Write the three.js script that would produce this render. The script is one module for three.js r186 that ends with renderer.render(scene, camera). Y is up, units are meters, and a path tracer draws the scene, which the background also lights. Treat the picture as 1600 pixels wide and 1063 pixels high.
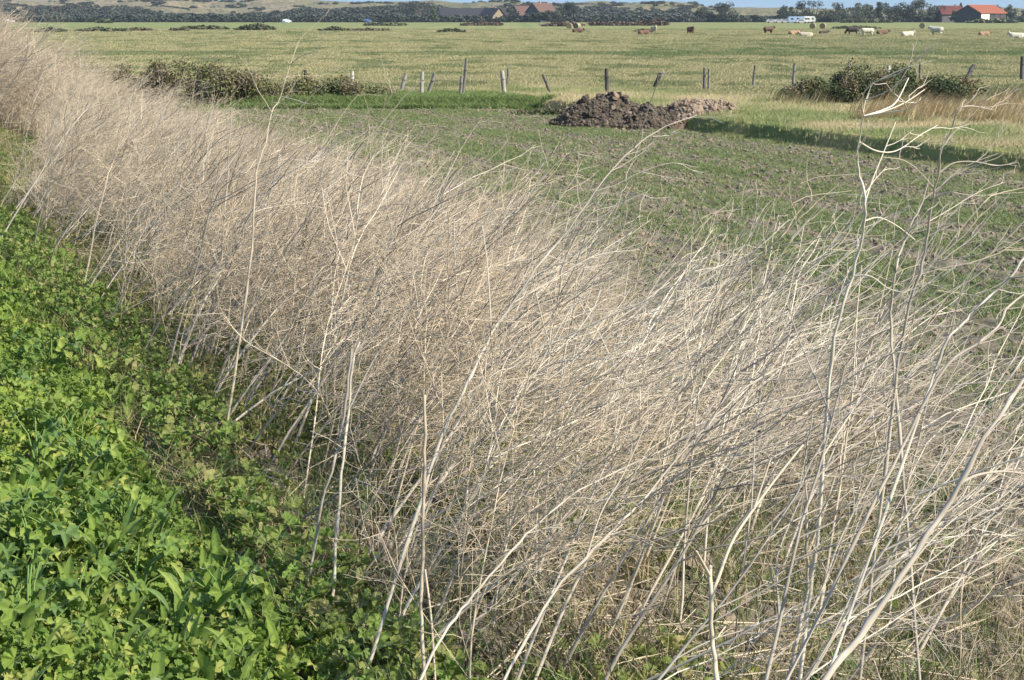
import * as THREE from 'three';
import { MarchingCubes } from 'three/addons/objects/MarchingCubes.js';
import { mergeVertices } from 'three/addons/utils/BufferGeometryUtils.js';

// ------------------------------------------------------------------ camera, sky, sun, exposure
const scene = new THREE.Scene();
const EYE = 3.0, FOCAL = 2400, HORIZON = 24;              // metres above the field; photo pixels; photo row of the horizon
const PITCH = Math.atan((531.5 - HORIZON) / FOCAL);
const camera = new THREE.PerspectiveCamera(2 * Math.atan(531.5 / FOCAL) * 180 / Math.PI, 1024 / 680, 0.1, 9000);
camera.position.set(0, EYE, 0);
camera.rotation.set(-PITCH, 0, 0);
const SUN = new THREE.Vector3(0.68, 0.64, 0.36).normalize();
{ // clear autumn sky: pale blue at the horizon, deeper overhead, whiter towards the sun
  const W = 512, Hh = 256, data = new Float32Array(W * Hh * 4);
  for (let j = 0; j < Hh; j++) for (let i = 0; i < W; i++) {
    const el = (j + 0.5) / Hh * Math.PI - Math.PI / 2, az = (i + 0.5) / W * 2 * Math.PI - Math.PI, t = Math.pow(Math.max(0, Math.sin(el)), 0.55), o = (j * W + i) * 4;
    const dir = new THREE.Vector3(Math.cos(el) * Math.cos(az), Math.sin(el), Math.cos(el) * Math.sin(az)), g = Math.pow(Math.max(0, dir.dot(SUN)), 6) * 0.35;
    const c = el < 0 ? [0.16, 0.17, 0.14] : [0.25 + (0.085 - 0.25) * t + g, 0.37 + (0.175 - 0.37) * t + g, 0.50 + (0.40 - 0.50) * t + g * 0.95];
    data.set([...c, 1], o);
  }
  const tex = new THREE.DataTexture(data, W, Hh, THREE.RGBAFormat, THREE.FloatType); tex.mapping = THREE.EquirectangularReflectionMapping; tex.magFilter = THREE.LinearFilter; tex.wrapS = THREE.RepeatWrapping; tex.needsUpdate = true;
  scene.background = tex; scene.environment = tex;
}
const sun = new THREE.DirectionalLight(new THREE.Color(1, 0.94, 0.78), 4.8);
sun.name = 'sun_light'; sun.position.copy(SUN).multiplyScalar(120); sun.target.position.set(0, 0, -20);
sun.position.add(sun.target.position); sun.castShadow = true; sun.shadow.radius = 1;
Object.assign(sun.shadow.camera, { left: -80, right: 80, top: 80, bottom: -80, near: 1, far: 400 });
sun.shadow.mapSize.set(4096, 4096);
scene.add(sun, sun.target);
scene.fog = new THREE.FogExp2(new THREE.Color(0.62, 0.74, 0.90), 0.00011);
const renderer = new THREE.WebGLRenderer({ antialias: true });
renderer.toneMapping = THREE.LinearToneMapping;
renderer.toneMappingExposure = 1.75;
renderer.shadowMap.enabled = true;

// ------------------------------------------------------------------ helpers
function rngOf(seed) { let s = seed | 0; return () => { s = (s + 0x6d2b79f5) | 0; let t = Math.imul(s ^ (s >>> 15), 1 | s); t = (t + Math.imul(t ^ (t >>> 7), 61 | t)) ^ t; return ((t ^ (t >>> 14)) >>> 0) / 4294967296; }; }
const hash = (x, y) => { let h = Math.imul(x | 0, 374761393) + Math.imul(y | 0, 668265263); h = Math.imul(h ^ (h >>> 13), 1274126177); return ((h ^ (h >>> 16)) >>> 0) / 4294967296; };
function vnoise(x, y, per = 0) {
  let xi = Math.floor(x), yi = Math.floor(y); const fx = x - xi, fy = y - yi, sx = fx * fx * (3 - 2 * fx), sy = fy * fy * (3 - 2 * fy);
  let x1 = xi + 1, y1 = yi + 1;
  if (per) { xi = ((xi % per) + per) % per; yi = ((yi % per) + per) % per; x1 = ((x1 % per) + per) % per; y1 = ((y1 % per) + per) % per; }
  const a = hash(xi, yi), b = hash(x1, yi), c = hash(xi, y1), d = hash(x1, y1);
  return a + (b - a) * sx + (c - a) * sy + (a - b - c + d) * sx * sy;
}
function fbm(x, y, oct = 4, per = 0) { let s = 0, a = 0.5, n = 0; for (let i = 0; i < oct; i++) { s += a * vnoise(x + i * 17, y + i * 31, per); n += a; a *= 0.5; x *= 2; y *= 2; per *= 2; } return s / n; }
const lerp = (a, b, t) => a + (b - a) * t, clamp = (v, a = 0, b = 1) => Math.min(b, Math.max(a, v));
const smooth = (v, a, b) => { const t = clamp((v - a) / (b - a)); return t * t * (3 - 2 * t); };
const V = (x, y, z) => new THREE.Vector3(x, y, z);
const lin = (r, g, b) => new THREE.Color().setRGB(r, g, b);
const mixc = (a, b, t) => [lerp(a[0], b[0], t), lerp(a[1], b[1], t), lerp(a[2], b[2], t)];
// a photo pixel at a ground distance d (metres ahead) as a point of the place
const cp = Math.cos(PITCH), sp = Math.sin(PITCH);
function at(px, py, d) {
  const a = (px - 800) / FOCAL, b = (531.5 - py) / FOCAL, dz = cp + b * sp, dy = -sp + b * cp, t = d / dz;
  return V(a * t, EYE + dy * t, -d);
}
const distAt = (py, y = 0) => { const b = (531.5 - py) / FOCAL; return (EYE - y) * (cp + b * sp) / (sp - b * cp); };  // ground distance of a photo row on level y
function screen(x, y, d) { const ry = y - EYE, zc = d * cp - ry * sp, yc = ry * cp + d * sp; return [800 + FOCAL * x / zc, 531.5 - FOCAL * yc / zc]; }

const used = new Map();
function numbered(name) { const n = used.get(name) ?? 0; used.set(name, n + 1); return n ? name + '_' + String(n).padStart(3, '0') : name; }
function tag(o, label, category, group, kind) { if (label) o.userData.label = label; if (category) o.userData.category = category; if (group) o.userData.group = group; if (kind) o.userData.kind = kind; return o; }
function base(name, pos = V(0, 0, 0), turn = 0) { const g = new THREE.Group(); g.name = numbered(name); g.position.copy(pos); g.rotation.y = turn; scene.add(g); return g; }
function meshOf(name, geo, mat, parent) { const m = new THREE.Mesh(geo, mat); m.name = parent ? name : numbered(name); m.castShadow = m.receiveShadow = true; (parent || scene).add(m); return m; }

class MB {  // collects faces with a colour per vertex
  constructor() { this.p = []; this.n = []; this.c = []; this.u = []; this.i = []; this.col = [1, 1, 1]; }
  v(x, y, z, nx, ny, nz, u = 0, w = 0, c = this.col) { this.p.push(x, y, z); this.n.push(nx, ny, nz); this.c.push(c[0], c[1], c[2]); this.u.push(u, w); return this.p.length / 3 - 1; }
  tri(a, b, c) { this.i.push(a, b, c); }
  quad(a, b, c, d) { this.i.push(a, b, c, a, c, d); }
  face(pts) { // flat polygon, counter-clockwise from outside
    const [a, b, c] = pts, e1 = b.clone().sub(a), e2 = c.clone().sub(a), n = e1.cross(e2).normalize();
    const k = pts.map((q) => this.v(q.x, q.y, q.z, n.x, n.y, n.z, q.x + q.z, q.y));
    for (let j = 1; j < k.length - 1; j++) this.tri(k[0], k[j], k[j + 1]);
  }
  box(x0, x1, y0, y1, z0, z1) {
    const q = (x, y, z) => V(x, y, z);
    this.face([q(x0, y0, z1), q(x1, y0, z1), q(x1, y1, z1), q(x0, y1, z1)]); this.face([q(x1, y0, z0), q(x0, y0, z0), q(x0, y1, z0), q(x1, y1, z0)]);
    this.face([q(x1, y0, z1), q(x1, y0, z0), q(x1, y1, z0), q(x1, y1, z1)]); this.face([q(x0, y0, z0), q(x0, y0, z1), q(x0, y1, z1), q(x0, y1, z0)]);
    this.face([q(x0, y1, z1), q(x1, y1, z1), q(x1, y1, z0), q(x0, y1, z0)]); this.face([q(x0, y0, z0), q(x1, y0, z0), q(x1, y0, z1), q(x0, y0, z1)]);
    return this;
  }
  tube(pts, rad, sides = 5, cols) {
    let T = null, U = V(0, 0, 0), W = V(0, 0, 0), prev = null, len = 0;
    for (let k = 0; k < pts.length; k++) {
      const a = pts[Math.max(0, k - 1)], b = pts[Math.min(pts.length - 1, k + 1)];
      T = b.clone().sub(a).normalize();
      if (k) len += pts[k].distanceTo(pts[k - 1]);
      if (!prev) U.set(Math.abs(T.y) > 0.9 ? 1 : 0, Math.abs(T.y) > 0.9 ? 0 : 1, 0);
      U.addScaledVector(T, -U.dot(T)).normalize(); W.crossVectors(T, U);
      const r = rad[k], row = [], c = cols ? cols[k] : this.col;
      for (let s = 0; s < sides; s++) {
        const f = s / sides * Math.PI * 2, cu = Math.cos(f), sw = Math.sin(f), nx = U.x * cu + W.x * sw, ny = U.y * cu + W.y * sw, nz = U.z * cu + W.z * sw;
        row.push(this.v(pts[k].x + nx * r, pts[k].y + ny * r, pts[k].z + nz * r, nx, ny, nz, s / sides, len * 1.4, c));
      }
      if (prev) for (let s = 0; s < sides; s++) { const e = (s + 1) % sides; this.quad(prev[s], prev[e], row[e], row[s]); }
      prev = row;
    }
    if (sides > 3 && rad[rad.length - 1] > 0.0015) { const q = pts[pts.length - 1], k = this.v(q.x, q.y, q.z, T.x, T.y, T.z, 0, len, cols ? cols[cols.length - 1] : this.col); for (let s = 0; s < sides; s++) this.tri(prev[s], prev[(s + 1) % sides], k); }
    return this;
  }
  geo() {
    const g = new THREE.BufferGeometry();
    g.setAttribute('position', new THREE.Float32BufferAttribute(this.p, 3)); g.setAttribute('normal', new THREE.Float32BufferAttribute(this.n, 3));
    g.setAttribute('color', new THREE.Float32BufferAttribute(this.c, 3)); g.setAttribute('uv', new THREE.Float32BufferAttribute(this.u, 2)); g.setIndex(this.i);
    return g;
  }
  build(name, mat, parent) { return meshOf(name, this.geo(), mat, parent); }
}
// instanced stuff: list of [matrix, colour]
const M4 = new THREE.Matrix4(), QQ = new THREE.Quaternion(), EE = new THREE.Euler();
function mat4(p, ex, ey, ez, sx, sy = sx, sz = sx) { return new THREE.Matrix4().compose(p, new THREE.Quaternion().setFromEuler(EE.set(ex, ey, ez, 'YXZ')), V(sx, sy, sz)); }
function scatter(name, geo, mat, list, label, category, parent) {
  const im = new THREE.InstancedMesh(geo, mat, list.length); im.name = parent ? name : numbered(name);
  list.forEach(([m, c], k) => { im.setMatrixAt(k, m); im.setColorAt(k, c instanceof THREE.Color ? c : lin(c[0], c[1], c[2])); });
  im.castShadow = im.receiveShadow = true; (parent || scene).add(im);
  im.userData.kind = 'stuff'; if (!parent) tag(im, label, category);
  return im;
}
function texture(size, fn, srgb = true) {  // fn(u, v) -> [r, g, b] linear 0..1
  const d = new Uint8Array(size * size * 4), enc = (x) => { x = clamp(x); return 255 * (srgb ? (x <= 0.0031308 ? 12.92 * x : 1.055 * Math.pow(x, 1 / 2.4) - 0.055) : x); };
  for (let y = 0, o = 0; y < size; y++) for (let x = 0; x < size; x++, o += 4) { const c = fn(x / size, y / size); d[o] = enc(c[0]); d[o + 1] = enc(c[1]); d[o + 2] = enc(c[2]); d[o + 3] = 255; }
  const t = new THREE.DataTexture(d, size, size); t.wrapS = t.wrapT = THREE.RepeatWrapping; t.magFilter = THREE.LinearFilter; t.minFilter = THREE.LinearMipmapLinearFilter; t.generateMipmaps = true;
  if (srgb) t.colorSpace = THREE.SRGBColorSpace; t.needsUpdate = true; return t;
}
const std = (o) => new THREE.MeshStandardMaterial({ roughness: 0.9, ...o });
const leafy = (o) => new THREE.MeshPhysicalMaterial({ roughness: 0.75, side: THREE.DoubleSide, vertexColors: true, transmission: 0.4, thickness: 0, ...o });

// ------------------------------------------------------------------ lie of the land
// u = metres to the right of the verge's edge, s = metres along it
const TX = -0.404, TD = 0.915;
const uOf = (x, d) => (x + 0.6) * 0.915 + (d - 4.4) * 0.404, sOf = (x, d) => (x + 0.6) * TX + (d - 4.4) * TD;
const xdOf = (u, s) => [-0.6 + u * 0.915 + s * TX, 4.4 + u * 0.404 + s * TD];
const fieldEnd = (u) => 46.6 + (u - 9.45) * -0.442;
function crestRow(px) { // photo row of the dune crest
  const K = [[-900, 8], [-200, 4], [0, -1], [80, 1], [160, -1], [240, 1], [290, -4], [340, 2], [385, 1], [420, -3], [470, -2], [520, 2], [560, 4], [600, 3], [640, 3], [680, 1], [720, 5], [760, 4], [800, 4], [850, 6], [890, 5], [940, 2], [975, 6], [1000, 5], [1040, 5], [1075, 5], [1095, 11], [1150, 12], [1220, 13], [1300, 14], [1600, 15], [2400, 14]];
  if (px <= K[0][0]) return K[0][1];
  for (let k = 1; k < K.length; k++) if (px < K[k][0]) { const t = (px - K[k - 1][0]) / (K[k][0] - K[k - 1][0]); return lerp(K[k - 1][1], K[k][1], t * t * (3 - 2 * t)); }
  return 14;
}
const DUNE0 = 770, DUNE1 = 1080;
function duneH(x, d) {
  if (d < DUNE0) return 0;
  const px = 800 + FOCAL * x / d, top = 3 + (HORIZON - crestRow(px)) / FOCAL * DUNE1;
  const rise = smooth(d, DUNE0, DUNE1 + 20), fall = 1 - 0.7 * smooth(d, DUNE1 + 60, 1500);
  const rough = (fbm(x / 45 + 9, d / 35, 5) - 0.5) * 11 * smooth(d, DUNE0, 900) * (1 - smooth(d, 1000, DUNE1));
  return Math.max(0, top * rise * fall + rough);
}
function H(x, d) {
  const u = uOf(x, d), s = sOf(x, d);
  if (d > DUNE0) return duneH(x, d);
  const far = smooth(d, 400, 700);
  let y = 1.2 * (1 - smooth(u, 0.2, 4.6)) * (1 - far) + (u < 0.4 ? (fbm(x * 1.7, d * 1.7, 3) - 0.5) * 0.10 : 0);
  if (u < -8) y = 1.2 * (1 - smooth(-u, 8, 11)) * (1 - far);
  if (u > 18.5 && s < fieldEnd(u)) y += -0.10 * smooth(u, 19, 19.8) * (1 - smooth(u, 19.8, 20.2)) + 0.33 * smooth(u, 20.0, 20.3) * (1 - smooth(u, 30, 55)) * (1 - smooth(d, 60, 90));
  if (u > 0.4 && u < 20 && s < fieldEnd(u)) y += (fbm(x * 2.6, d * 2.6, 4) - 0.5) * 0.13 * smooth(u, 0.4, 0.9) + 0.02 * Math.sin(u * 9);
  if (s > fieldEnd(u) && u > 3.2 && d < 700) y += 0.22 * smooth(s, fieldEnd(u), fieldEnd(u) + 1.2) * (1 - smooth(d, 58, 80));
  if (u > 20.5 && d < 90) y += (fbm(x * 0.8, d * 0.8, 3) - 0.5) * 0.14 * (1 - smooth(d, 55, 88)) * (1 - smooth(u, 40, 60));
  return y;
}

// ------------------------------------------------------------------ materials
const soilMap = texture(1024, (u, v) => {
  const a = fbm(u * 12, v * 12, 5, 12), b = fbm(u * 90 + 5, v * 90, 3, 90), t = clamp(a * 0.7 + b * 0.5 - 0.1);
  return mixc([0.085, 0.066, 0.048], [0.25, 0.21, 0.165], t);
});
const soilBump = texture(1024, (u, v) => { const a = fbm(u * 24, v * 24, 5, 24); return [a, a, a]; }, false);
const grassMap = texture(1024, (u, v) => {
  const a = fbm(u * 14, v * 14, 5, 14), b = fbm(u * 120, v * 60 + 7, 3, 60 * 2), t = clamp((a - 0.36) * 2.6), k = 0.72 + 0.6 * b;
  return mixc([0.090, 0.125, 0.034], [0.235, 0.215, 0.095], t).map((q) => q * k);
});
const grassBump = texture(512, (u, v) => { const a = fbm(u * 60, v * 60, 4, 60); return [a, a, a]; }, false);
const MAT = {
  soil: std({ map: soilMap, bumpMap: soilBump, bumpScale: 0.05, vertexColors: true, roughness: 1 }),
  pasture: std({ map: grassMap, bumpMap: grassBump, bumpScale: 0.08, vertexColors: true, roughness: 1 }),
  dune: std({ map: texture(512, (u, v) => { const a = fbm(u * 16, v * 16, 5, 16); return mixc([0.22, 0.18, 0.115], [0.085, 0.085, 0.042], clamp((a - 0.42) * 4.5)); }), vertexColors: true, roughness: 1 }),
  dry: std({ vertexColors: true, roughness: 0.85, map: texture(256, (u, v) => {
    const streak = vnoise(u * 24, v * 6, 24) * 0.5 + vnoise(u * 64, v * 10 + 3) * 0.5, stain = smooth(fbm(u * 5 + 2, v * 9, 4, 1), 0.56, 0.70), k = 0.74 + 0.44 * streak;
    return mixc([k, k * 0.985, k * 0.955], [0.36, 0.31, 0.27], stain * 0.75).map((q) => q * 0.98);
  }) }),
  leaf: leafy({ color: lin(1, 1, 1), transmission: 0.5, roughness: 0.85, specularIntensity: 0.5 }),
  blade: leafy({ transmission: 0.3, roughness: 0.8 }),
  bush: leafy({ transmission: 0.25, roughness: 0.85 }),
  clod: std({ map: soilMap, bumpMap: soilBump, bumpScale: 0.02, vertexColors: true, roughness: 1 }),
  plain: std({ vertexColors: true }),
  wood: std({ vertexColors: true, roughness: 0.95 }),
  asphalt: std({ map: texture(512, (u, v) => { const k = 0.035 + 0.05 * fbm(u * 100, v * 100, 3, 100); return [k, k, k * 0.97]; }), roughness: 0.95 }),
};

// ------------------------------------------------------------------ ground sheets
function sheet(name, mat, nu, ns, fn, tile, colour) { // fn(i/nu, j/ns) -> [x, d]
  const b = new MB(), e = 0.02;
  for (let j = 0; j <= ns; j++) for (let i = 0; i <= nu; i++) {
    const [x, d] = fn(i / nu, j / ns), y = H(x, d), r = Math.max(e, d > 60 ? d * 0.002 : 0);
    const nx = (H(x - r, d) - H(x + r, d)) / (2 * r), nz = -(H(x, d - r) - H(x, d + r)) / (2 * r), l = Math.hypot(nx, 1, nz);
    b.v(x, y, -d, nx / l, 1 / l, nz / l, x / tile, d / tile, colour(x, d, y));
  }
  const w = nu + 1;
  for (let j = 0; j < ns; j++) for (let i = 0; i < nu; i++) { const a = j * w + i; b.quad(a, a + 1, a + w + 1, a + w); }
  return b;
}
const join = (list) => { const r = new MB(); for (const b of list) { const o = r.p.length / 3; for (const q of b.p) r.p.push(q); for (const q of b.n) r.n.push(q); for (const q of b.c) r.c.push(q); for (const q of b.u) r.u.push(q); for (const q of b.i) r.i.push(q + o); } return r; };
// where seedlings have come up in the field
const seedling = (x, d) => clamp((fbm(x / 2.2 + 3, d / 3.4, 4) - 0.33) * 3.4) * (0.45 + 0.55 * Math.sin(uOf(x, d) * 2.6 + 2 * fbm(x / 4, d / 4, 2))) * (1 - 0.6 * smooth(uOf(x, d), 15.5, 19));
const fieldColour = (x, d) => { const g = (0.45 + 0.25 * smooth(d, 12, 35)) * clamp(seedling(x, d) + 0.12), k = 0.85 + 0.3 * fbm(x / 3, d / 3, 3); return mixc([1.0 * k, 0.97 * k, 0.92 * k], [0.62, 1.0, 0.42], g); };
{
  const near = sheet('', 0, 190, 330, (a, b) => { const u = lerp(0.3, 20, a), e = fieldEnd(u); return xdOf(u, lerp(-9, 20, b)); }, 4, fieldColour);
  const far = sheet('', 0, 120, 160, (a, b) => { const u = lerp(0.3, 20, a), e = fieldEnd(u); return xdOf(u, lerp(20, e, b)); }, 4, fieldColour);
  tag(join([near, far]).build('ploughed_field', MAT.soil), null, null, null, 'structure');
  const vg = sheet('', 0, 24, 260, (a, b) => xdOf(lerp(-2.4, 0.3, a), lerp(-9, 110, b * b)), 2, (x, d) => mixc([0.8, 0.8, 0.7], [0.55, 0.9, 0.4], fbm(x, d, 3)));
  tag(vg.build('verge', MAT.soil), null, null, null, 'structure');
  tag(sheet('', 0, 6, 120, (a, b) => xdOf(lerp(-7.2, -2.4, a), lerp(-12, 380, b * b)), 2, () => [1, 1, 1]).build('road', MAT.asphalt), null, null, null, 'structure');
}
function pastureColour(x, d) {
  const big = fbm(x / 38 + 4, d / 26, 4), band = fbm(x / 160 + 2, d / 11 + 40, 3), green = clamp((big - 0.44) * 5) * 0.7 + clamp((band - 0.52) * 5) * 0.75;
  let c = mixc([1.36, 1.22, 1.2], [0.95, 1.15, 0.68], clamp(green));
  const [px, py] = screen(x, 0, d);
  if (d > 115 && d < 135) c = mixc(c, [0.52, 1.05, 0.22], 0.75 * smooth(d, 115, 119) * (1 - smooth(d, 129, 134)) * smooth(fbm(x / 30 + 1, 3, 2), 0.25, 0.5));
  if (d > 235) c = mixc(c, [1.25, 1.02, 0.9], 0.5 * clamp(fbm(x / 80, d / 30 + 9, 3) * 2 - 0.6));
  if (d > 430) c = mixc(c, [1.05, 1.02, 0.8], 0.5 * smooth(d, 430, 600));
  return c;
}
{
  const P = [];
  const ease = (b) => Math.pow(b, 2.6);
  // right of the ditch
  P.push(sheet('', 0, 150, 130, (a, b) => { const u = 20 + 120 * ease(a) * 1.0; return xdOf(u, lerp(-60, fieldEnd(u) + 26, b)); }, 18, pastureColour));
  // beyond the field up to the foot of the dunes: fans that widen with the distance
  P.push(sheet('', 0, 120, 260, (a, b) => {
    const dfar = DUNE0, uA = lerp(0.3, 20, a), e = fieldEnd(uA), [x0, d0] = xdOf(uA, e), d = d0 + (dfar - d0) * ease(b), [xl] = xdOf(0.3, fieldEnd(0.3)), k = (d - d0) / 60;
    return [lerp(x0, x0 - 0 * k, 1), d];
  }, 18, pastureColour));
  tag(join(P).build('pasture', MAT.pasture), null, null, null, 'structure');
  const Q = [];
  // one wide sheet under everything, out to the horizon, a little below the nearer sheets
  const rows = []; for (let j = 0; j <= 90; j++) rows.push(-700 + 700 * (j / 20)); 
  const low = new MB(), xs = [], ds = [];
  for (let i = 0; i <= 120; i++) { const t = i / 60 - 1; xs.push(Math.sign(t) * Math.pow(Math.abs(t), 3) * 5200); }
  for (let j = 0; j <= 150; j++) { const t = j / 150; ds.push(j < 20 ? lerp(-4000, -20, j / 20) : j < 60 ? lerp(-20, 120, (j - 20) / 40) : j < 130 ? lerp(120, DUNE0, (j - 60) / 70) : lerp(DUNE0, 8000, (j - 130) / 20)); }
  for (const d of ds) for (const x of xs) low.v(x, d > 90 ? -0.02 : -0.25, -d, 0, 1, 0, x / 18, d / 18, pastureColour(x, Math.max(d, 20)));
  for (let j = 0; j < ds.length - 1; j++) for (let i = 0; i < 120; i++) { const a = j * 121 + i; low.quad(a, a + 1, a + 122, a + 121); }
  tag(low.build('ground', MAT.pasture), null, null, null, 'structure');
  const duneC = (x, d, y) => { const g = clamp((fbm(x / 40, d / 30, 4) - 0.45) * 4), px = 800 + FOCAL * x / d; const t = mixc([1.05, 1.0, 0.98], [0.6, 0.68, 0.55], g * 0.6); return px > 480 ? mixc(t, [0.62, 0.72, 0.55], 0.6) : t; };
  tag(sheet('', 0, 260, 90, (a, b) => [lerp(-900, 900, a), lerp(DUNE0, 1500, b)], 25, duneC).build('dunes', MAT.dune), null, null, null, 'structure');
}

// ------------------------------------------------------------------ grass blades and the low plants of field and pasture
function bladeTuft(seed, n, spread, h, w, bend, lean, tint) { // tint(t) -> colour along the blade
  const b = new MB(), r = rngOf(seed);
  for (let k = 0; k < n; k++) {
    const a = r() * 6.283, rad = spread * Math.sqrt(r()), x0 = Math.cos(a) * rad, z0 = Math.sin(a) * rad, hh = h * (0.55 + 0.6 * r()), f = r() * 6.283, bd = bend * (0.4 + 0.9 * r()), ww = w * (0.7 + 0.6 * r()), tone = 0.8 + 0.4 * r();
    let prev = null; const q = r() * 6.283, sx = Math.cos(q), sz = Math.sin(q), dx = Math.cos(f) * bd + lean, dz = Math.sin(f) * bd;
    for (let j = 0; j <= 3; j++) {
      const t = j / 3, x = x0 + dx * t * t * hh, z = z0 + dz * t * t * hh, y = hh * t * (1 - 0.22 * Math.min(1, bd + Math.abs(lean)) * t), hw = ww * (1 - t * 0.92) * 0.5, c = tint(t).map((e) => e * tone);
      const L = b.v(x - sx * hw, y, z - sz * hw, -sz * 0.8, 0.6, sx * 0.8, 0, t, c), R = b.v(x + sx * hw, y, z + sz * hw, -sz * 0.8, 0.6, sx * 0.8, 1, t, c);
      if (prev) b.quad(prev[0], prev[1], R, L);
      prev = [L, R];
    }
  }
  return b.geo();
}
function clodGeo(seed, detail = 1) {
  const g = mergeVertices(new THREE.IcosahedronGeometry(1, detail).deleteAttribute('uv').deleteAttribute('normal')), p = g.attributes.position, r = rngOf(seed), o = r() * 50;
  for (let k = 0; k < p.count; k++) { const x = p.getX(k), y = p.getY(k), z = p.getZ(k), f = 0.42 + 1.15 * fbm(x * 1.9 + o, y * 1.9 + z * 2.3 + o, 2); p.setXYZ(k, x * f, y * f * 0.75, z * f); }
  const ng = g.toNonIndexed(); ng.computeVertexNormals();
  const q = ng.attributes.position, uv = new Float32Array(q.count * 2), c = new Float32Array(q.count * 3).fill(1);
  for (let k = 0; k < q.count; k++) { uv[k * 2] = q.getX(k) * 0.11 + q.getY(k) * 0.07 + r() * 0; uv[k * 2 + 1] = q.getZ(k) * 0.11 + q.getY(k) * 0.05; }
  ng.setAttribute('uv', new THREE.BufferAttribute(uv, 2)); ng.setAttribute('color', new THREE.BufferAttribute(c, 3));
  return ng;
}
function seen(x, d, y = 0, m = 60) { const [a, b] = screen(x, y, d); return d > 0.5 && a > -m && a < 1600 + m && b < 1063 + m * 3; }
{
  const r = rngOf(11), sets = [[], [], []], cl = [[], [], []];
  for (let k = 0; k < 420000; k++) {
    const u = 1.2 + 18.7 * r(), s = -6 + 56 * Math.pow(r(), 1.25); if (s > fieldEnd(u)) continue;
    const [x, d] = xdOf(u, s); if (!seen(x, d)) continue;
    const g = seedling(x, d) * (0.6 + 0.7 * fbm(x * 0.5, d * 0.5, 2)); if (r() > g * 1.2 + 0.22) continue;
    const c = mixc([0.15, 0.24, 0.07], [0.29, 0.31, 0.14], r()), f = 0.6 + 0.7 * r();
    sets[k % 3].push([mat4(V(x, H(x, d) - 0.01, -d), 0, r() * 6.28, 0, f), c]);
  }
  const tint = (t) => mixc([1, 1, 1], [1.15, 1.1, 1.0], t);
  const geos = [bladeTuft(1, 11, 0.06, 0.085, 0.009, 0.9, 0.2, tint), bladeTuft(2, 8, 0.05, 0.07, 0.011, 1.1, 0.1, tint), bladeTuft(3, 14, 0.09, 0.06, 0.012, 1.2, 0.1, tint)];
  sets.forEach((l, k) => scatter('field_seedlings', geos[k], MAT.blade, l, ['thin green seedlings coming up across the ploughed field', 'short green shoots scattered between the field clods', 'flat green weeds spreading over the ploughed soil'][k], 'seedlings'));
  for (let k = 0; k < 90000; k++) {
    const u = 1.0 + 18.9 * r(), s = -6 + 56 * Math.pow(r(), 1.4); if (s > fieldEnd(u) - 0.1) continue;
    const [x, d] = xdOf(u, s); if (!seen(x, d)) continue;
    if (r() > 1.0 - 0.95 * seedling(x, d) - 0.12 * smooth(d, 15, 35)) continue;
    const f = 0.010 + 0.034 * Math.pow(r(), 2.8) + (d > 18 ? 0.004 : 0), t = 0.95 + 0.6 * r();
    cl[k % 3].push([mat4(V(x, H(x, d) + f * 0.12, -d), r() * 6, r() * 6, r() * 6, f), [t * 1.02, t * 0.98, t * 0.93]]);
  }
  for (let k = 0; k < 15000; k++) { // bare broken ground close by, under the weeds
    const u = -0.1 + 6 * r(), s = -3 + 9 * Math.pow(r(), 1.4), [x, d] = xdOf(u, s); if (!seen(x, d, H(x, d)) || fbm(x * 1.4 + 7, d * 1.4, 2) < 0.30) continue;
    const f = 0.009 + 0.045 * Math.pow(r(), 3.2), t = 0.7 + 0.6 * r(); cl[k % 3].push([mat4(V(x, H(x, d) + f * 0.15, -d), r() * 6, r() * 6, r() * 6, f), [t * 1.02, t * 0.98, t * 0.93]]);
  }
  cl.forEach((l, k) => scatter('soil_clods', clodGeo(40 + k), MAT.clod, l, ['small grey brown clods covering the ploughed field', 'broken lumps of dry earth between the seedlings', 'crumbly soil lumps in the tilled strip'][k], 'soil'));
}
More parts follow.
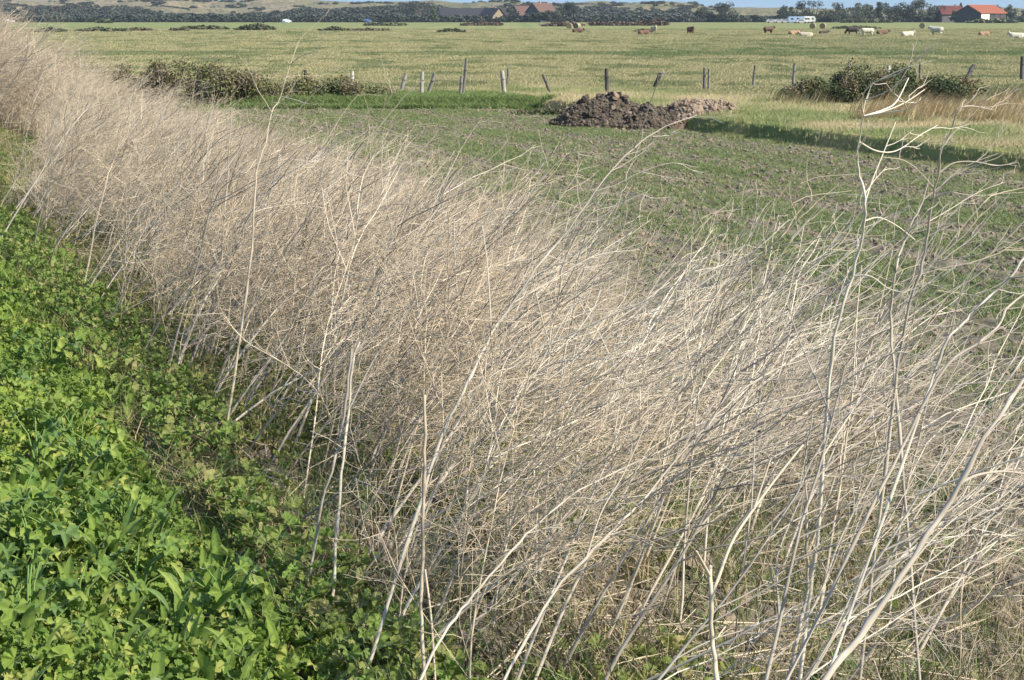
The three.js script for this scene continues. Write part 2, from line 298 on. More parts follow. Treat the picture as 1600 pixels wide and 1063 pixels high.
{ // pasture tussocks, and the long grass of the ditch bank and field end
  const r = rngOf(21), T = [[], [], []], bank = [[], []], lush = [], rud = [];
  const straw = [0.56, 0.49, 0.30], green = [0.16, 0.215, 0.075], olive = [0.33, 0.335, 0.15];
  for (let k = 0; k < 520000; k++) {
    const d = 48 + 300 * Math.pow(r(), 1.9), x = (r() * 2 - 1) * (d * 0.345 + 2); if (!seen(x, d)) continue;
    const u = uOf(x, d), s = sOf(x, d); if (u < 20.8 ? s < fieldEnd(u) + 1.5 : false) continue; if (u < 4) continue;
    if (d < 58 && u > 20 && u < 27) continue;
    const n = fbm(x / 2.2 + 1, d / 4.5, 3), pc = pastureColour(x, d), g = clamp((pc[1] - pc[0]) * 2.2 + 0.12);
    if (r() > 0.25 + 1.2 * Math.abs(n - 0.45) * 3) continue;
    const c = mixc(mixc(straw, olive, clamp(r() * 1.1)), green, clamp(g * 0.8 + (r() - 0.6) * 0.3 + (n < 0.40 ? 0.75 : 0))), f = (0.7 + 0.7 * r()) * (1 + d / 260);
    T[k % 3].push([mat4(V(x, H(x, d) - 0.02, -d), 0, r() * 6.28, 0, f, f * (0.6 + 0.6 * n)), c]);
  }
  const tint = (t) => mixc([0.95, 1, 0.95], [1.15, 1.08, 1.05], t);
  const G = [bladeTuft(5, 22, 0.24, 0.09, 0.022, 1.2, 0.6, tint), bladeTuft(6, 18, 0.30, 0.07, 0.026, 1.3, 0.5, tint), bladeTuft(7, 24, 0.20, 0.13, 0.02, 1.0, 0.7, tint)];
  T.forEach((l, k) => scatter('pasture_grass', G[k], MAT.blade, l, ['pale tussocky grass covering the wide pasture', 'low cropped grass between the pasture tussocks', 'taller bent grass tufts dotted over the pasture'][k], 'grass'));
  for (let k = 0; k < 42000; k++) {
    const u = 19.75 + 9 * Math.pow(r(), 1.5), s = -4 + 58 * r(); const [x, d] = xdOf(u, s); if (!seen(x, d) || d > 60 || d < 24) continue;
    if (s > fieldEnd(u) + 14) continue;
    const e = u < 20.7 ? 1 : 0, n = fbm(x / 2, d / 2, 3);
    const c = mixc(mixc([0.17, 0.24, 0.07], [0.31, 0.33, 0.14], r()), [0.52, 0.44, 0.27], clamp(n * 3 - 1.2 + smooth(u, 21.5, 24) * 0.3 * r()));
    const f = (e ? 0.30 : 0.5) + 0.40 * r();
    bank[k % 2].push([mat4(V(x, H(x, d) - 0.03, -d), 0, (r() - 0.5) * 1.6, 0, f, f * (0.35 + 0.9 * fbm(x * 0.7, d * 0.7, 2))), c]);
  }
  const Gb = [bladeTuft(8, 20, 0.14, 0.40, 0.014, 0.5, 0.5, tint), bladeTuft(9, 18, 0.17, 0.34, 0.016, 0.7, 0.4, tint)];
  bank.forEach((l, k) => scatter('bank_grass', Gb[k], MAT.blade, l, ['long pale wind-bent grass on the bank beyond the ploughed field', 'green bank grass overhanging the far edge of the field'][k], 'grass'));
  for (let k = 0; k < 16000; k++) { // lush strip at the far end of the field
    const u = 2.5 + 18 * r(), s = fieldEnd(u) - 0.3 + 5.5 * Math.pow(r(), 1.2); const [x, d] = xdOf(u, s); if (!seen(x, d)) continue;
    lush.push([mat4(V(x, H(x, d) - 0.02, -d), 0, r() * 6.28, 0, 0.6 + 0.5 * r()), mixc([0.13, 0.23, 0.045], [0.25, 0.31, 0.10], r())]);
  }
  scatter('lush_grass', bladeTuft(10, 18, 0.16, 0.24, 0.022, 0.8, 0.2, tint), MAT.blade, lush, 'bright green grass strip along the far end of the ploughed field', 'grass');
  for (let k = 0; k < 2200; k++) { // tall ruddy dead grass on the right
    const px = 1330 + 340 * r(), d = 38.5 + 6 * r(), p = at(px, 200, d), x = p.x; const u = uOf(x, d); if (u < 22.4 + 2.2 * fbm(d / 2, x / 2, 3)) continue; if (fbm(x / 1.1 + 3, d / 1.1, 2) < 0.44 + 0.25 * smooth(px, 1430, 1330)) continue;
    const n = fbm(x / 1.3, d / 1.3, 3), c = mixc(mixc([0.70, 0.59, 0.40], [0.62, 0.42, 0.25], clamp(n * 2 - 0.5)), [0.38, 0.35, 0.14], r() * 0.6), f = 0.4 + 0.95 * r() * r() + 0.3 * n;
    rud.push([mat4(V(x, H(x, d) - 0.03, -d), 0, r() * 1.5 - 0.7, 0, f), c]);
  }
  for (let k = 0; k < 1500; k++) {
    const left = r() < 0.45, px = left ? 60 + 540 * r() : 1180 + 420 * r(), d = left ? 50.5 + 6 * r() : 45.5 + 9 * r(), x = at(px, 150, d).x; if (fbm(x / 1.5, d / 1.5 + 5, 2) < 0.45) continue; if (uOf(x, d) < 20.5 && sOf(x, d) < fieldEnd(uOf(x, d)) + 2.5) continue;
    rud.push([mat4(V(x, H(x, d) - 0.03, -d), 0, r() * 1.5 - 0.7, 0, 0.5 + 0.6 * r()), mixc([0.52, 0.44, 0.28], [0.30, 0.27, 0.12], r())]);
  }
  scatter('tall_dead_grass', bladeTuft(12, 14, 0.22, 0.58, 0.016, 0.55, 0.35, tint), MAT.blade, rud, 'tall tan and reddish dead grass about the bushes and fence', 'grass');
}

// ------------------------------------------------------------------ muck heap at the field edge
{
  const c = at(985, 192, 43), heap = base('soil_heap', V(c.x, 0.02, -43), 0);
  tag(heap, 'dark lumpy heap of earth and manure at the far corner of the ploughed field', 'heap');
  const prof = (x, z) => { // three mounds along the heap, photo left to right
    const m = (cx, cz, rx, rz, h) => h * Math.max(0, 1 - ((x - cx) / rx) ** 2 - ((z - cz) / rz) ** 2);
    return Math.max(m(-0.7, 0, 1.55, 1.2, 0.76), m(0.35, 0.35, 1.3, 1.1, 0.50), m(1.25, 0.1, 1.1, 0.9, 0.46), m(2.2, 0, 0.95, 0.9, 0.28));
  };
  const b = new MB(), N = 90, Mz = 48, hh = (x, z) => { const e = prof(x, z); return e + 0.26 * smooth(x, 0.9, 1.7) + (e > 0 ? Math.min(1, e * 5) * ((fbm(x * 2.4 + 7, z * 2.4, 4) - 0.5) * 0.42 + (fbm(x * 9, z * 9 + 4, 2) - 0.5) * 0.1) : -0.5); };
  for (let j = 0; j <= Mz; j++) for (let i = 0; i <= N; i++) {
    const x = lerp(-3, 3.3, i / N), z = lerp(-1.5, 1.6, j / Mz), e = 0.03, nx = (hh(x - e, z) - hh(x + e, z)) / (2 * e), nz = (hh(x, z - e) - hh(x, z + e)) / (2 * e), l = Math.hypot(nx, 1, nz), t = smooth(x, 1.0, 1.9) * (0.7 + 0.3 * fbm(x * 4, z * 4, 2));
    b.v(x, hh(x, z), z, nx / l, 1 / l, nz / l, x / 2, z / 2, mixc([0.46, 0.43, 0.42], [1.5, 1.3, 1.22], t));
  }
  for (let j = 0; j < Mz; j++) for (let i = 0; i < N; i++) { const a = j * (N + 1) + i; b.quad(a + N + 1, a + N + 2, a + 1, a); }
  b.build('mound', MAT.clod, heap);
  const r = rngOf(31), gs = [0, 1, 2, 3, 4].map((k) => clodGeo(60 + k));
  const mk = (k, big) => { const x = lerp(-2.7, 3.0, r()), z = lerp(-0.7, 1.5, r()), e = prof(x, z); if (e < 0.03) return null; return [x, hh(x, z), z]; };
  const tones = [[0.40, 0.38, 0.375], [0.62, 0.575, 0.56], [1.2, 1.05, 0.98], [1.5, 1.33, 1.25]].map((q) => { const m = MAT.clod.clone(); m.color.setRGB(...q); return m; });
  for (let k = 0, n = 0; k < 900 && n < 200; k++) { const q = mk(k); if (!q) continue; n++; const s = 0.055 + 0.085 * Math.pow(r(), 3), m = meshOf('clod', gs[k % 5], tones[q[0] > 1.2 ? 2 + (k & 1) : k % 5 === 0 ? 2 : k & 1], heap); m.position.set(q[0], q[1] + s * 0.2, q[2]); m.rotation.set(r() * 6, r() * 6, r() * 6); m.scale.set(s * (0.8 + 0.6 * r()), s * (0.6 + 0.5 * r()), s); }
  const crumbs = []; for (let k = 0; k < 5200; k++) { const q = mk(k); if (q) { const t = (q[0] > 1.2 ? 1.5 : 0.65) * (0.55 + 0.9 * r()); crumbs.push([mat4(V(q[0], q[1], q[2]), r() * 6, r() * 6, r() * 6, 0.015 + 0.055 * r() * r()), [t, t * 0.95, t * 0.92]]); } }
  scatter('crumbs', gs[0], MAT.clod, crumbs, null, null, heap);
}

// ------------------------------------------------------------------ fence posts: [top x, top y, foot x, foot y, width, tone, label]
const POSTS = [
  [477, 110, 477, 128, 5, 0.25, 'short dark fence post half hidden behind the left bramble bank'],
  [550, 111, 551, 134, 6, 1.5, 'short whitish fence post at the right end of the bramble bank'],
  [634, 115, 625, 149, 6, 0.9, 'grey fence post leaning right, first post right of the white one'],
  [660, 112, 658, 157, 6, 1.0, 'upright grey fence post between two leaning posts'],
  [679, 115, 666, 155, 6, 0.8, 'fence post leaning right, foot almost touching its upright neighbour'],
  [729, 91, 722, 157, 4.5, 0.5, 'tallest thin dark fence post, standing above its shorter partner'],
  [721, 119, 719, 157, 5, 0.9, 'shorter pale post standing against the tallest dark fence post'],
  [784, 111, 789, 152, 7, 1.3, 'whitish fence post with a thin dark post just behind it'],
  [794, 107, 792, 142, 3.5, 0.35, 'thin dark post just behind the whitish fence post'],
  [848, 116, 864, 153, 4.5, 0.4, 'thin dark fence post leaning left, left of the soil heap'],
  [948, 107, 949, 152, 7, 0.35, 'thick dark upright fence post behind the top of the soil heap'],
  [1033, 113, 1020, 143, 7, 0.3, 'dark fence post leaning steeply right behind the soil heap'],
  [1101, 106, 1100, 147, 4, 0.4, 'dark upright post, left one of the close pair right of the soil heap'],
  [1108, 108, 1107, 147, 4, 0.9, 'paler upright post, right one of the close pair right of the soil heap'],
  [1180, 102, 1176, 144, 4, 0.6, 'slim grey fence post standing alone between the close pair and the bush'],
  [1242, 99, 1239, 142, 4.5, 0.8, 'grey fence post just left of the right-hand bush'],
  [1327, 100, 1324, 128, 3.5, 0.6, 'faint grey post rising behind the left shoulder of the right-hand bush'],
  [1389, 102, 1388, 122, 6, 1.7, 'bright white post top showing above the right-hand bush'],
  [1438, 98, 1438, 122, 3.5, 0.4, 'thin dark post above the right shoulder of the right-hand bush'],
  [1522, 102, 1504, 132, 7, 0.32, 'dark fence post leaning far over to the right beyond the bush'],
  [1598, 88, 1597, 126, 6, 0.28, 'dark post at the right edge of the picture'],
];
{
  const r = rngOf(77);
  for (const [tx, ty, fx, fy, w, tone, label] of POSTS) {
    const d0 = distAt(fy, 0.1), f = at(fx, fy, d0), h0 = H(f.x, d0), foot = V(f.x, h0 - 0.15, -d0), top = at(tx, ty, d0 + (r() - 0.5) * 0.4), rad = w / 2 / FOCAL * d0, c = mixc([0.27, 0.25, 0.225], [0.36, 0.34, 0.31], r()).map((q) => q * tone);
    const g = base('fence_post', V(foot.x, h0, foot.z)); tag(g, label, 'post', 'fence posts along the pasture');
    const L = (p) => p.clone().sub(g.position), b = new MB(), pts = [], rs = [], cs = [];
    for (let k = 0; k <= 7; k++) { const t = k / 7; pts.push(L(foot).lerp(L(top), t).add(V((r() - 0.5) * rad * 0.25, 0, (r() - 0.5) * rad * 0.25))); rs.push(rad * (1.05 - 0.12 * t + (r() - 0.5) * 0.06)); const e = 0.8 + 0.4 * r(); cs.push(c.map((q) => q * e)); }
    b.tube(pts, rs, 9, cs).build('shaft', MAT.wood, g);
    const s = new MB(); s.col = c.map((q) => q * 0.4); const m = pts[5]; s.tube([m.clone().add(V(-rad * 1.1, 0.02, rad)), m.clone().add(V(rad * 1.1, 0, rad * 1.02))], [0.012, 0.012], 5).build('staple', MAT.plain, g);
  }
}

// ------------------------------------------------------------------ bushes near the fence
function leafQuad(b, p, s, r, c) {
  const n = V(r() - 0.5, r() * 0.9 - 0.1, r() - 0.5).normalize(), a = V(r() - 0.5, r() - 0.5, r() - 0.5).cross(n).normalize(), e = n.clone().cross(a), w = s * 0.62;
  const q = (k, m, l) => b.v(p.x + a.x * k + e.x * m + n.x * l, p.y + a.y * k + e.y * m + n.y * l, p.z + a.z * k + e.z * m + n.z * l, n.x, n.y, n.z, 0, 0, c);
  const i0 = q(-s, 0, 0), i1 = q(0, -w, s * 0.12), i2 = q(s, 0, -s * 0.1), i3 = q(0, w, s * 0.12); b.quad(i0, i1, i2, i3);
}
function bush(name, label, category, px, d, wpx, hm, count, colours, seed, leafSize, depth = 1.2, lumps = 16) {
  const c = at(px, 150, d), w = wpx / FOCAL * d / 2, g = base(name, V(c.x, H(c.x, d), -d)), r = rngOf(seed); tag(g, label, category);
  const blobs = []; for (let k = 0; k < lumps; k++) { const x = lerp(-w, w, (k + 0.5) / lumps) * 0.86 + (r() - 0.5) * w * 0.2, e = Math.sqrt(Math.max(0.06, 1 - (x / w) ** 2)); blobs.push([x, hm * (0.15 + 0.45 * r()) * e, (r() - 0.5) * depth, w / lumps * (2.0 + r() * 1.8), hm * e * (0.36 + 0.26 * r())]); }
  const b = new MB();
  for (let k = 0; k < count; k++) {
    const q = blobs[Math.floor(r() * lumps)], f = r() * 6.283, z = r() * 2 - 1, e = Math.sqrt(1 - z * z), rr = Math.pow(r(), 0.3) * (0.9 + 0.35 * (r() - 0.3) * (r() < 0.15 ? 2 : 1));
    const p = V(q[0] + Math.cos(f) * e * rr * q[3], q[1] + z * rr * q[4], q[2] + Math.sin(f) * e * rr * q[3] * 0.8); if (p.y < -0.05) p.y = r() * 0.15;
    const n = fbm(p.x * 1.6 + seed, p.y * 2.2 + p.z, 3), cc = colours[Math.min(colours.length - 1, Math.floor(clamp(n * 1.7 - 0.35 + (r() - 0.5) * 0.3) * colours.length))];
    leafQuad(b, p, leafSize * (0.6 + 0.8 * r()), r, ((e2) => cc.map((v) => v * e2))(0.7 + 0.6 * r()));
  }
  b.build('foliage', MAT.bush, g);
  const st = new MB(); st.col = [0.10, 0.07, 0.05];
  for (let k = 0; k < lumps * 3; k++) { const q = blobs[k % lumps], x0 = q[0] + (r() - 0.5) * 0.4, z0 = q[2] + (r() - 0.5) * 0.4; st.tube([V(x0, -0.1, z0), V(x0 + (r() - 0.5) * 0.3, q[1] * 0.7, z0 + (r() - 0.5) * 0.3), V(q[0] + (r() - 0.5) * q[3], q[1] + q[4] * 0.8, q[2] + (r() - 0.5) * q[3])], [0.02, 0.014, 0.005], 5); }
  st.build('stem', MAT.plain, g);
  return g;
}
const BR = [[0.08, 0.10, 0.028], [0.135, 0.15, 0.045], [0.15, 0.155, 0.04], [0.18, 0.155, 0.07], [0.14, 0.105, 0.06], [0.24, 0.21, 0.12]];
const GR = [[0.035, 0.055, 0.014], [0.055, 0.09, 0.02], [0.095, 0.115, 0.03], [0.14, 0.125, 0.05], [0.17, 0.12, 0.065]];
bush('bramble_bush', 'large brown and green bramble mound, highest part of the left bank', 'bush', 295, 52, 260, 1.32, 15000, BR, 3, 0.045, 1.8);
bush('bramble_bush', 'low brown bramble running right from the large mound to the white post', 'bush', 470, 53, 270, 0.85, 9500, BR, 5, 0.042, 1.4);
bush('bramble_bush', 'faded bramble behind the dead weeds at the left end of the bank', 'bush', 150, 54, 230, 1.2, 8000, BR, 6, 0.045, 1.5);
bush('dark_bush', 'dark green bush on the fence line at the right, in front of the white post', 'bush', 1380, 48, 295, 1.2, 19000, GR, 8, 0.042, 1.8);
bush('dark_bush', 'small dark bush at the left foot of the soil heap', 'bush', 845, 47.5, 60, 0.32, 700, GR, 9, 0.05, 0.4, 4);
// low scrub mounds far out on the pasture: [px, row of foot, width px, height px, label]
const SCRUB = [
  [80, 51, 50, 11, 'green scrub mound on the pasture, leftmost of the row', 0], [170, 50, 75, 9, 'long dark scrub mound left of centre on the far pasture', 0], [222, 49, 50, 5, 'low brown scrub trailing right of the long dark mound', 1],
  [325, 47, 62, 10, 'olive scrub mound with a brown flank below the left dunes', 0], [285, 49, 30, 5, 'small brown scrub left of the olive mound', 1], [405, 48, 55, 12, 'dark scrub mound left of the white car', 0], [528, 49, 42, 8, 'dark scrub mound standing alone right of the tall thin weed', 0], [575, 49, 60, 5, 'thin brown scrub line right of the lone dark mound', 1],
  [707, 51, 38, 7, 'small green scrub mound below the tan gable', 0], [600, 40, 60, 5, 'narrow dark scrub far out below the dark thicket', 0], [1005, 51, 26, 5, 'dark scrub patch beside the pale standing cow', 0], [1333, 46, 70, 6, 'dark scrub behind the white grazing cow', 0],
  [955, 40, 75, 8, 'long reddish brown hedge clump in front of the far trees', 2], [1015, 40, 50, 8, 'reddish hedge clump at the right end of the brown hedge', 2], [880, 41, 60, 6, 'reddish low hedge left of the two end-on bales', 2], [755, 40, 60, 5, 'thin reddish hedge below the tan gable house', 2],
  [1365, 35.5, 45, 7, 'dark low bush at the foot of the right tree group', 0], [1330, 35.5, 40, 6, 'dark bush left of the right tree group foot', 0], [1545, 36, 60, 9, 'dark bushes in front of the open barn side', 0], [168, 36, 22, 7, 'small dark bush before the dune scrub on the left', 0],
];
{
  const cols = [[[0.05, 0.065, 0.02], [0.085, 0.10, 0.036], [0.13, 0.13, 0.055]], [[0.12, 0.1, 0.05], [0.16, 0.13, 0.07]], [[0.085, 0.045, 0.03], [0.13, 0.07, 0.045], [0.12, 0.09, 0.05]]];
  SCRUB.forEach(([px, row, w, h, label, kind], k) => { const d = distAt(row, 0), g = bush('scrub_bush', label, 'scrub', px, d, w, h / FOCAL * d * (kind ? 0.95 : 0.85), 900, cols[kind], 100 + k, 0.0011 * d, w / FOCAL * d * 0.25, 7); tag(g, null, null, 'scrub mounds dotted over the far pasture'); });
}

// ------------------------------------------------------------------ cattle and bales
function beast(lying, grazing) {
  const R = 44, mc = new MarchingCubes(R, new THREE.MeshStandardMaterial(), false, false, 60000), S = 1.55; // half-extent in metres, x along the body
  const J = []; const bone = (a, b, ra, rb) => J.push([V(...a), V(...b), ra, rb]);
  const y = lying ? 0.42 : 0.98;
  bone([-0.75, y, 0], [0.65, y + 0.02, 0], 0.36, 0.37); bone([-0.8, y + 0.12, 0], [0.7, y + 0.16, 0], 0.24, 0.24); bone([-0.1, y - 0.1, 0], [0.4, y - 0.08, 0], 0.36, 0.36);
  const head = grazing ? [[0.85, y + 0.12, 0], [1.22, 0.5, 0], [1.34, 0.16, 0]] : [[0.8, y + 0.15, 0], [1.15, y + 0.36, 0.04], [1.42, y + 0.16, 0.08]];
  bone(head[0], head[1], 0.24, 0.15); bone(head[1], head[2], 0.145, 0.085);
  for (const s of [-1, 1]) { const h = head[1]; bone([h[0] - 0.02, h[1] + 0.06, h[2] + s * 0.1], [h[0] - 0.06, h[1] + 0.08, h[2] + s * 0.26], 0.05, 0.035); }
  for (const s of [-1, 1]) {
    if (lying) { bone([0.6, 0.25, s * 0.26], [0.95, 0.1, s * 0.22], 0.12, 0.07); bone([0.95, 0.1, s * 0.22], [0.62, 0.07, s * 0.28], 0.06, 0.05); bone([-0.65, 0.3, s * 0.28], [-0.25, 0.12, s * 0.42], 0.2, 0.09); bone([-0.25, 0.12, s * 0.42], [-0.7, 0.07, s * 0.44], 0.07, 0.05); } else {
      bone([0.55, 0.75, s * 0.2], [0.58, 0.42, s * 0.2], 0.15, 0.085); bone([0.58, 0.42, s * 0.2], [0.57, 0.04, s * 0.2], 0.075, 0.06);
      bone([-0.72, 0.85, s * 0.22], [-0.6, 0.6, s * 0.22], 0.2, 0.13); bone([-0.6, 0.6, s * 0.22], [-0.82, 0.4, s * 0.21], 0.1, 0.07); bone([-0.82, 0.4, s * 0.21], [-0.78, 0.04, s * 0.21], 0.065, 0.06);
    }
  }
  bone([-1.02, y + 0.2, 0], [-1.12, y - 0.25, 0], 0.05, 0.03);
  const Y0 = 0.75, p = V(0, 0, 0), ab = V(0, 0, 0), ap = V(0, 0, 0);
  mc.isolation = 0;
  for (let k = 0; k < R; k++) for (let j = 0; j < R; j++) for (let i = 0; i < R; i++) {
    p.set(((i - R / 2) / (R / 2)) * S, Y0 + ((j - R / 2) / (R / 2)) * S, ((k - R / 2) / (R / 2)) * S); let acc = 0;
    for (const [a, b, ra, rb] of J) { ab.subVectors(b, a); ap.subVectors(p, a); const t = clamp(ap.dot(ab) / ab.lengthSq()), dd = ap.addScaledVector(ab, -t).length() - lerp(ra, rb, t); acc += Math.exp(-Math.min(40, Math.max(-40, dd * 16))); }
    mc.field[k * R * R + j * R + i] = Math.log(Math.max(acc, 1e-18)) / 16;
  }
  mc.update();
  const n = mc.count, pos = new Float32Array(n * 3), nor = new Float32Array(n * 3);
  for (let k = 0; k < n * 3; k += 3) { pos[k] = mc.positionArray[k] * S; pos[k + 1] = Y0 + mc.positionArray[k + 1] * S; pos[k + 2] = mc.positionArray[k + 2] * S; }
  const g = new THREE.BufferGeometry(); g.setAttribute('position', new THREE.BufferAttribute(pos, 3)); const m = mergeVertices(g, 1e-4); m.computeVertexNormals(); 
  return { geo: m, head };
}
{
  const G = { stand: beast(false, false), graze: beast(false, true), lie: beast(true, false) };
  const hide = { white: [0.50, 0.455, 0.36], cream: [0.42, 0.36, 0.26], tan: [0.28, 0.17, 0.09], red: [0.13, 0.06, 0.033], brown: [0.085, 0.04, 0.025], dark: [0.045, 0.028, 0.02] };
  const HM = {}; for (const k in hide) HM[k] = std({ color: lin(...hide[k]), roughness: 0.7, bumpMap: grassBump, bumpScale: 0.01 });
  const horn = std({ color: lin(0.3, 0.26, 0.2) }), hoof = std({ color: lin(0.03, 0.025, 0.02) });
  const list = [ // px, row of feet, pose, colour, heading, scale, label
    [1021.5, 52.5, 'stand', 'cream', -1.3, 1.0, 'pale cow standing end-on left of the brown one'], [1006, 54, 'lie', 'red', 0.2, 1.0, 'reddish cow lying at the feet of the pale standing cow'],
    [1079, 53.5, 'stand', 'red', -1.2, 1.0, 'brown cow standing end-on, alone near the middle of the herd'], [1201, 53, 'stand', 'brown', 0.4, 1.0, 'brown cow standing left of the tan lying cow'], [903, 51.5, 'lie', 'brown', 0.1, 1.0, 'brown cow lying in front of the two left bales'],
    [1241, 55, 'lie', 'tan', 0.3, 1.0, 'tan cow lying between the standing brown cow and the pale lying one'], [1259, 58.5, 'lie', 'cream', 3.0, 1.0, 'pale cream cow lying in front of the paired bales'], [1287, 53.5, 'lie', 'dark', 0.1, 0.8, 'small dark calf lying below the paired bales'],
    [1332, 54.5, 'graze', 'dark', 3.0, 1.0, 'dark brown cow grazing, half behind the big white one'], [1355, 57, 'graze', 'white', 3.14, 1.0, 'big white cow grazing, largest of the herd'], [1379, 54.5, 'lie', 'red', 0.1, 1.0, 'red brown cow lying just right of the big white grazing cow'],
    [1418, 57, 'lie', 'white', 0.2, 1.0, 'white cow lying left of the white cow below the single bale'], [1463, 55.5, 'stand', 'white', 2.5, 1.1, 'white cow standing right of the single bale'], [1538, 56, 'lie', 'tan', 0.1, 0.9, 'tan calf lying below the red-roofed barn'], [1589, 60, 'lie', 'white', 3.0, 1.05, 'white cow lying at the right edge of the picture'],
  ];
  for (const [px, row, pose, colour, turn, k, label] of list) {
    const d = distAt(row, 0), p = at(px, row, d), g = base('cow', V(p.x, H(p.x, d), -d), turn); g.scale.setScalar(k * 0.86); tag(g, label, 'cow', 'cattle on the far pasture');
    meshOf('body', G[pose].geo, HM[colour], g);
    const h = G[pose].head; const b = new MB(); for (const s of [-1, 1]) b.tube([V(h[1][0], h[1][1] + 0.1, h[1][2] + s * 0.07), V(h[1][0] + 0.03, h[1][1] + 0.2, h[1][2] + s * 0.18), V(h[1][0] + 0.1, h[1][1] + 0.26, h[1][2] + s * 0.17)], [0.03, 0.022, 0.006], 6); b.col = [1, 1, 1]; b.build('horns', horn, g);
    const mz = new MB(); mz.tube([V(...h[2]), V(h[2][0] + 0.05, h[2][1] - 0.04, h[2][2])], [0.08, 0.05], 8).build('muzzle', hoof, g);
  }
  const baleM = std({ vertexColors: true, roughness: 1, bumpMap: grassBump, bumpScale: 0.05 });
  [[1270, 45.3, 0.25, 'left one of the paired round hay bales on the far pasture'], [1286, 45.3, 0.3, 'right one of the paired round hay bales on the far pasture'], [1441, 44.5, 0.2, 'single round hay bale above the white standing cow'], [889.5, 45, 0.1, 'left one of two round bales above the brown lying cow, left of the herd'], [902, 45.2, 0.5, 'right one of two round bales above the brown lying cow, left of the herd']].forEach(([px, row, turn, label], n) => {
    const d = distAt(row, 0), p = at(px, row, d), g = base('hay_bale', V(p.x, H(p.x, d) - 0.03, -d), turn), r = rngOf(400 + n); tag(g, label, 'hay bale', 'round bales on the far pasture');
    const R = 0.68, L = 1.25, b = new MB(), rows = [];
    for (let j = 0; j <= 6; j++) { const row2 = []; for (let k = 0; k < 28; k++) { const f = k / 28 * 6.2832, rr = R * (1 - (j === 0 || j === 6 ? 0.05 : 0)) + (r() - 0.5) * 0.03; row2.push(b.v(Math.cos(f) * rr, R + Math.sin(f) * rr * 0.97, (j / 6 - 0.5) * L, Math.cos(f), Math.sin(f), 0, f, j / 3, [0.33 * (0.8 + 0.4 * r()), 0.28, 0.16])); } rows.push(row2); }
    for (let j = 0; j < 6; j++) for (let k = 0; k < 28; k++) { const e = (k + 1) % 28; b.quad(rows[j][k], rows[j][e], rows[j + 1][e], rows[j + 1][k]); }
    b.build('straw_wrap', baleM, g);
    for (const s of [-1, 1]) { const c = new MB(); let prev = null; for (let q = 0; q <= 6; q++) { const ring = []; for (let k = 0; k < 28; k++) { const f = k / 28 * 6.2832, rr = Math.max(0.01, R * 0.96 * q / 6); ring.push(c.v(Math.cos(f) * rr, R + Math.sin(f) * rr * 0.97, s * (L / 2 + 0.02 + (q & 1) * 0.02 - (q === 6 ? 0.03 : 0)), 0, 0, s, rr * 3, f, [0.16 * (0.7 + 0.5 * r()), 0.135, 0.085])); } if (prev) for (let k = 0; k < 28; k++) { const e = (k + 1) % 28; s > 0 ? c.quad(prev[k], ring[k], ring[e], prev[e]) : c.quad(prev[e], ring[e], ring[k], prev[k]); } prev = ring; } c.build('bale_end', baleM, g); }
    g.rotation.y = Math.PI / 2 * 0.62 + 0.5 - turn - Math.PI * 0.5;
  });
}

